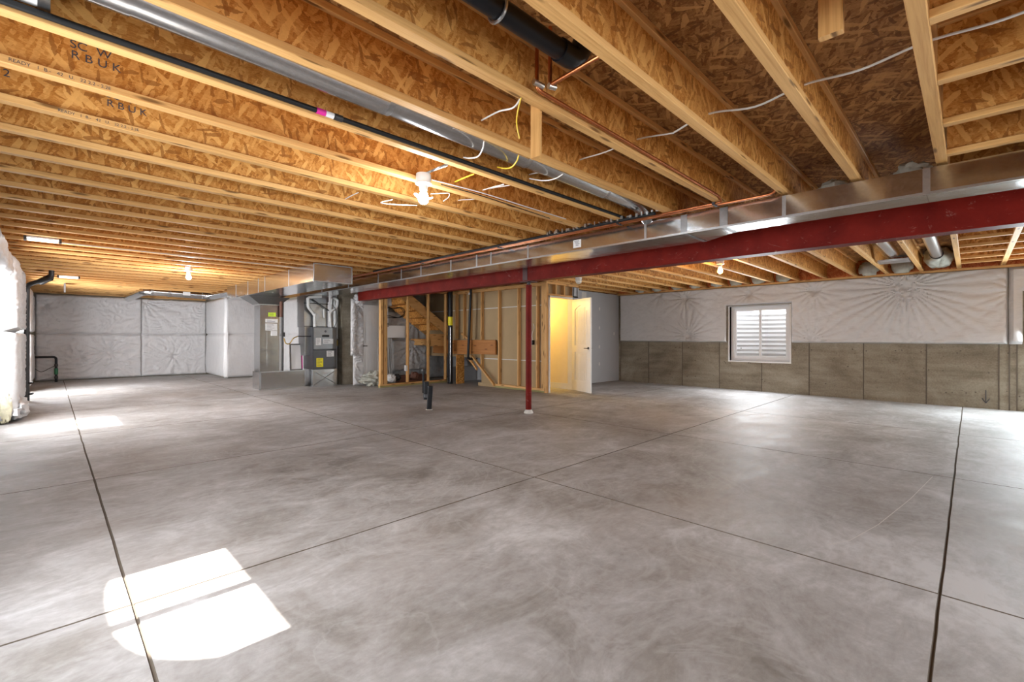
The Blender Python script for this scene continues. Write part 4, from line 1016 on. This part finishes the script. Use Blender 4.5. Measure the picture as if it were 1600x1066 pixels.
for q, y in enumerate((1.62, 2.6, 4.4, 6.2)):
    tag(MB().box(4.15, 4.245, y-.012, y+.012, ZJ-.026, ZJ-.001).build('pipe_clip', 'iron'), 'small dark clip holding copper pipes, %s from the right bend' % ORD[q+1], 'clip', 'copper pipe clips')
# black drain alongside the duct farther left, and glittering hanger strap scraps
pipe('black_conduit', 'thin black pipe above the copper lines along the trunk duct', [(4.10, 2.15, ZJ-.01), (4.10, 7.6, ZJ-.018)], .016, 'bcable')
mb = MB(); random.seed(5)
for k in range(26):
    y = 2.1+k*.055; mb.box(4.06+random.uniform(-.02, .02), 4.075+random.uniform(-.01, .02), y, y+random.uniform(.012, .03), ZJ-.02+random.uniform(0, .02), ZJ+.004+random.uniform(0, .02))
tag(mb.build('hanger_strap', 'cleat'), 'perforated metal strap glinting above the copper lines', 'strap')

# timber blocks
def P3(px, py, Y): return PYc(px, py, Y)
tag(MB(2).bbox(1.835, 1.858, JY[3]+.031, JY[3]+.098, HC+.97, DZ-.04, .004).build('hanging_block', 'flange'), 'upright wood block hanging beside the centre joist near the cables', 'block')
tag(MB(2).bbox(2.22, 2.258, .362, .446, HC+1.23, DZ, .004).build('hanging_block', 'flange'), 'upright wood block hanging from the deck at top right', 'block')

# cables
def cable(label, pts, m='wcable', r=.0048, name='white_cable'): return pipe(name, label, smooth(pts), r, m, 'cable', 7)
zc = HC+1.335; pts = []
for k in range(-1, 8):
    yy = JY[0]+SP*k; pts += [(2.78+.02*math.sin(k*2.1), yy, zc), (2.80+.03*math.sin(k*1.3), yy+SP*.5, zc-.018+.008*math.sin(k*3))]
cable('white cable threaded through the joist webs across the right ceiling', pts[:8], r=.006)
cable('white cable crossing the centre joist bays past the round duct', pts[7:], r=.005)
cable('white cable end hanging from the joist left of the wood block', [(1.665, 1.575, ZJ+.02), (1.70, 1.68, ZJ-.01), (1.76, 1.86, ZJ+.05), (1.79, 2.04, ZJ+.07)])
cable('yellow cable drooping behind the joist near the wood block', [(1.67, 1.60, ZJ+.01), (1.70, 1.66, ZJ-.06), (1.73, 1.69, ZJ-.10), (1.76, 1.70, ZJ-.15)], 'ycable', .004, 'yellow_cable')
cable('white cable loop beside the printed label on the round duct', [P3(757, 221, 2.12), P3(755, 232, 2.2), P3(748, 244, 2.3), P3(735, 247, 2.45), P3(725, 246, 2.5)])
cable('bright yellow cable loop hooked under the round duct', [P3(811, 243, 2.12), P3(808, 252, 2.2), P3(800, 261, 2.3), P3(790, 263, 2.42), P3(778, 261, 2.5)], 'ycable', .005, 'yellow_cable')
cable('yellow cable crossing the bay right of the near bulb', [P3(741, 272, 2.6), P3(728, 277, 2.8), P3(712, 284, 3.0)], 'ycable', .005, 'yellow_cable')
cable('white cable loop under the far half of round duct', [P3(880, 272, 2.12), P3(868, 279, 2.25), P3(850, 282, 2.4), P3(828, 279, 2.5)])
cable('short white cable across the bay under the black tubing', [P3(788, 288, 2.6), P3(772, 292, 2.8), P3(755, 297, 3.0)])
cable('white cable running from the near bulb box up to the joist', [P3(664, 271, 2.95), P3(680, 266, 2.8), P3(700, 259, 2.60)], r=.004)
cable('white cable trailing right from the near bulb along its joist', [P3(676, 281, 2.96), P3(700, 287, 2.98), P3(760, 303, 2.99), P3(830, 325, 2.995), P3(885, 342, 3.0)], r=.005)
cable('brownish cable lying beside the joist behind the near bulb', [P3(690, 288, 3.0), P3(760, 308, 3.0), P3(860, 341, 3.0)], 'bcable', .004, 'dark_cable')
cable('white cable stub left of the near bulb', [P3(652, 321, 3.2), P3(625, 320, 3.2), P3(596, 317, 3.3), P3(614, 312, 3.3)], r=.004)
cable('short white cable stub between left joists', [P3(541, 311, 3.9), P3(550, 306, 3.75), P3(561, 301, 3.6)], r=.004)
cable('white pull cord kinked right of the near bulb', [P3(674, 303, 2.95), P3(690, 302, 2.95), P3(702, 302, 2.95), P3(702, 308, 2.95), P3(694, 314, 2.95)], r=.003)
cable('long pale cable running lengthwise on far left joists', [(.1, 8.22, ZJ-.006), (1.5, 8.23, ZJ-.004), (3.6, 8.22, ZJ-.006)], r=.006)

# bulb fixtures
def fixture(label, x, y, z, bulb, power, col, size=1.0, shade=False):
    t = thing('bulb_fixture', label, 'lamp', (x, y, z), 'bare bulb ceiling fixtures')
    MB().lathe(x, y, [(.055*size, z-.01), (.058*size, z-.05), (.045*size, z-.075)], 20).build('junction_box', 'porcelain', t)
    MB().lathe(x, y, [(.062*size, z-.076), (.062*size, z-.085), (.035*size, z-.10), (.03*size, z-.13)], 20).build('socket', 'porcelain', t)
    k = int((y-JY[0])/SP); ya_, yb2 = JY[k]+.029, JY[k+1]-.029
    MB(1).box(x-.014, x+.014, ya_, yb2, z-.012, z-.008).build('bar_hanger', 'galv_pipe', t)
    if bulb:
        MB().lathe(x, y, [(.014, z-.13), (.03, z-.155), (.040*size, z-.19), (.037*size, z-.215), (.02, z-.232), (.003, z-.236)], 20).build('bulb', bulb, t)
        if shade:
            for s in (-1, 1):
                MB().prism([(x+s*.03, z-.185), (x+s*.075, z-.17), (x+s*.073, z-.178), (x+s*.03, z-.2)], 1, y-.015, y+.015).build('bulb_wing', bulb, t)
        l = bpy.data.lights.new('bulb_light', 'POINT'); l.energy = power; l.color = col; l.shadow_soft_size = .045
        o = bpy.data.objects.new('bulb_light', l); C.objects.link(o); o.location = (0, 0, -.27); o.parent = t
    return t
fixture('near white glowing bulb on a ceramic socket, hanging centre left', 1.99, 2.93, HC+1.245, 'bulb_w', 11, (.95, .97, 1), 1, True)
fixture('white bulb fixture far left, above the return duct area', 1.72, 9.75, HC+1.25, 'bulb_w', 26, (.95, .97, 1))
fixture('warm yellow glowing bulb beyond the red beam', 7.43, 2.79, HC+1.25, 'bulb_y', 11, (1, .6, .18))
o = fixture('unlit grey fixture near the doorway ceiling', 7.45, 5.55, HC+1.23, None, 0, (1, 1, 1), 1.15)
MB().lathe(7.45, 5.55, [(.06, HC+1.15), (.055, HC+1.10), (.02, HC+1.08)], 16).build('lens', 'porcelain', o)
for q, (xa, xb_, y) in enumerate(((-.22, .10, 8.0), (.10, .42, 12.6))):  # glowing boxes added in place of reflected sun glints
    t = thing('strip_light', ('small white strip light on the left joists', 'tiny white strip light farther back on left joists')[q], 'lamp', ((xa+xb_)/2, y, ZJ-.05), 'strip lights')
    MB().box(xa, xb_, y-.05, y+.05, ZJ-.02, ZJ-.001).build('housing', 'white', t)
    MB().box(xa+.03, xb_-.03, y-.04, y+.04, ZJ-.045, ZJ-.02).build('diffuser', 'led', t)
    for s in (xa+.01, xb_-.01): MB().box(s-.012, s+.012, y-.052, y+.052, ZJ-.05, ZJ-.0).build('end_cap', 'iron', t)
tag(MB().box(.22, .25, 14.4, 14.6, ZJ-.2, ZJ).build('duct_strap', 'galv_dark'), 'short metal strap hanging from the far left joists', 'strap')

# round ducts and batts near the right wall
for q, (pxa, pya, pxb, pyb, Y) in enumerate(((1372, 380, 1405, 418, 0), (1462, 368, 1478, 405, 0))):
    yy = (.862, .386)[q]
    t = thing('branch_duct', ('round silver branch duct beyond the beam, left of the laddered bay', 'round silver branch duct beside the laddered bay')[q], 'duct', (8, yy, HC+1.33))
    MB().tube([(5.5, yy, HC+1.34), (9.3+q*.6, yy, HC+1.34)], .075, 20).build('run', 'galv_pipe', t)
    for xs_ in (6.2, 8.6): MB().box(xs_-.015, xs_+.015, yy-.002, yy+.002, HC+1.41, DZ-.001).build('hanger', 'cleat', t)
    if q == 0:
        MB().box(9.25, 9.55, yy-.19, yy+.19, HC+1.205, HC+1.24).build('register_boot', 'cleat', t)
    else:
        MB().tube([(9.85, yy, HC+1.34), (9.9, yy, HC+1.34)], .085, 20).build('clamp', 'iron', t)
for k in range(0, 13):
    if k in (3, 4): continue
    y = JY[k]+SP/2; mb = MB(); mb.blob((XW-.12, y+random.uniform(-.05, .05), ZJ+.12), (.1, .16, .13), .22, 3, 16, 10, seed=k)
    if k == 0: mb = MB(); mb.blob((XW-.55, y, ZJ+.17), (.5, .19, .17), .15, 3, 24, 14, seed=k)
    tag(mb.build('insulation_batt', 'foam'), 'pale fiberglass batt stuffed at window wall, %s joist bay from the laddered bay' % ORD[k+1], 'insulation', 'rim insulation batts')
for q, (x, y) in enumerate(((4.75, .84), (4.7, .33))):
    mb = MB(); mb.blob((x, y, GZ1+.09), (.13, .11, .08), .25, 3, seed=30+q)
    tag(mb.build('insulation_scrap', 'foam'), ('pale insulation scrap on the duct, left of the last full joist', 'pale insulation scrap on the duct, nearer the laddered bay')[q], 'insulation')

# stamped lettering on webs and flanges near the upper left corner
jo = sorted([o for o in C.objects if o.name.startswith('floor_joist')], key=lambda o: o.location.y)
def on_joist(yc): return min(jo, key=lambda o: abs(o.location.y-yc))
for (k, xs) in ((6, (-.33, .14)), (7, (-.2, .3))):
    j = on_joist(JY[k]); ORG[j.name] = Vector((0, JY[k], ZJ))
    for q, (s, x, z) in enumerate((('C  C', xs[0], ZJ+.20), ('S S 2', xs[0], ZJ+.15), ('SC  W', xs[1], ZJ+.19), ('R B U K', xs[1]+.02, ZJ+.14))):
        text(s, .055, 'ink', j, frame(x, JY[k]-.0058, z, (1, 0, 0), (0, 0, 1)), 'stamp', ext=.0003)
    text('READY   1  B.-   42   U.   22 2.2 - 2.2E', .022, 'ink', j, frame(xs[1]-.1, JY[k]-.0296, ZJ+.019, (1, 0, 0), (0, 0, 1)), 'stamp', ext=.0002)
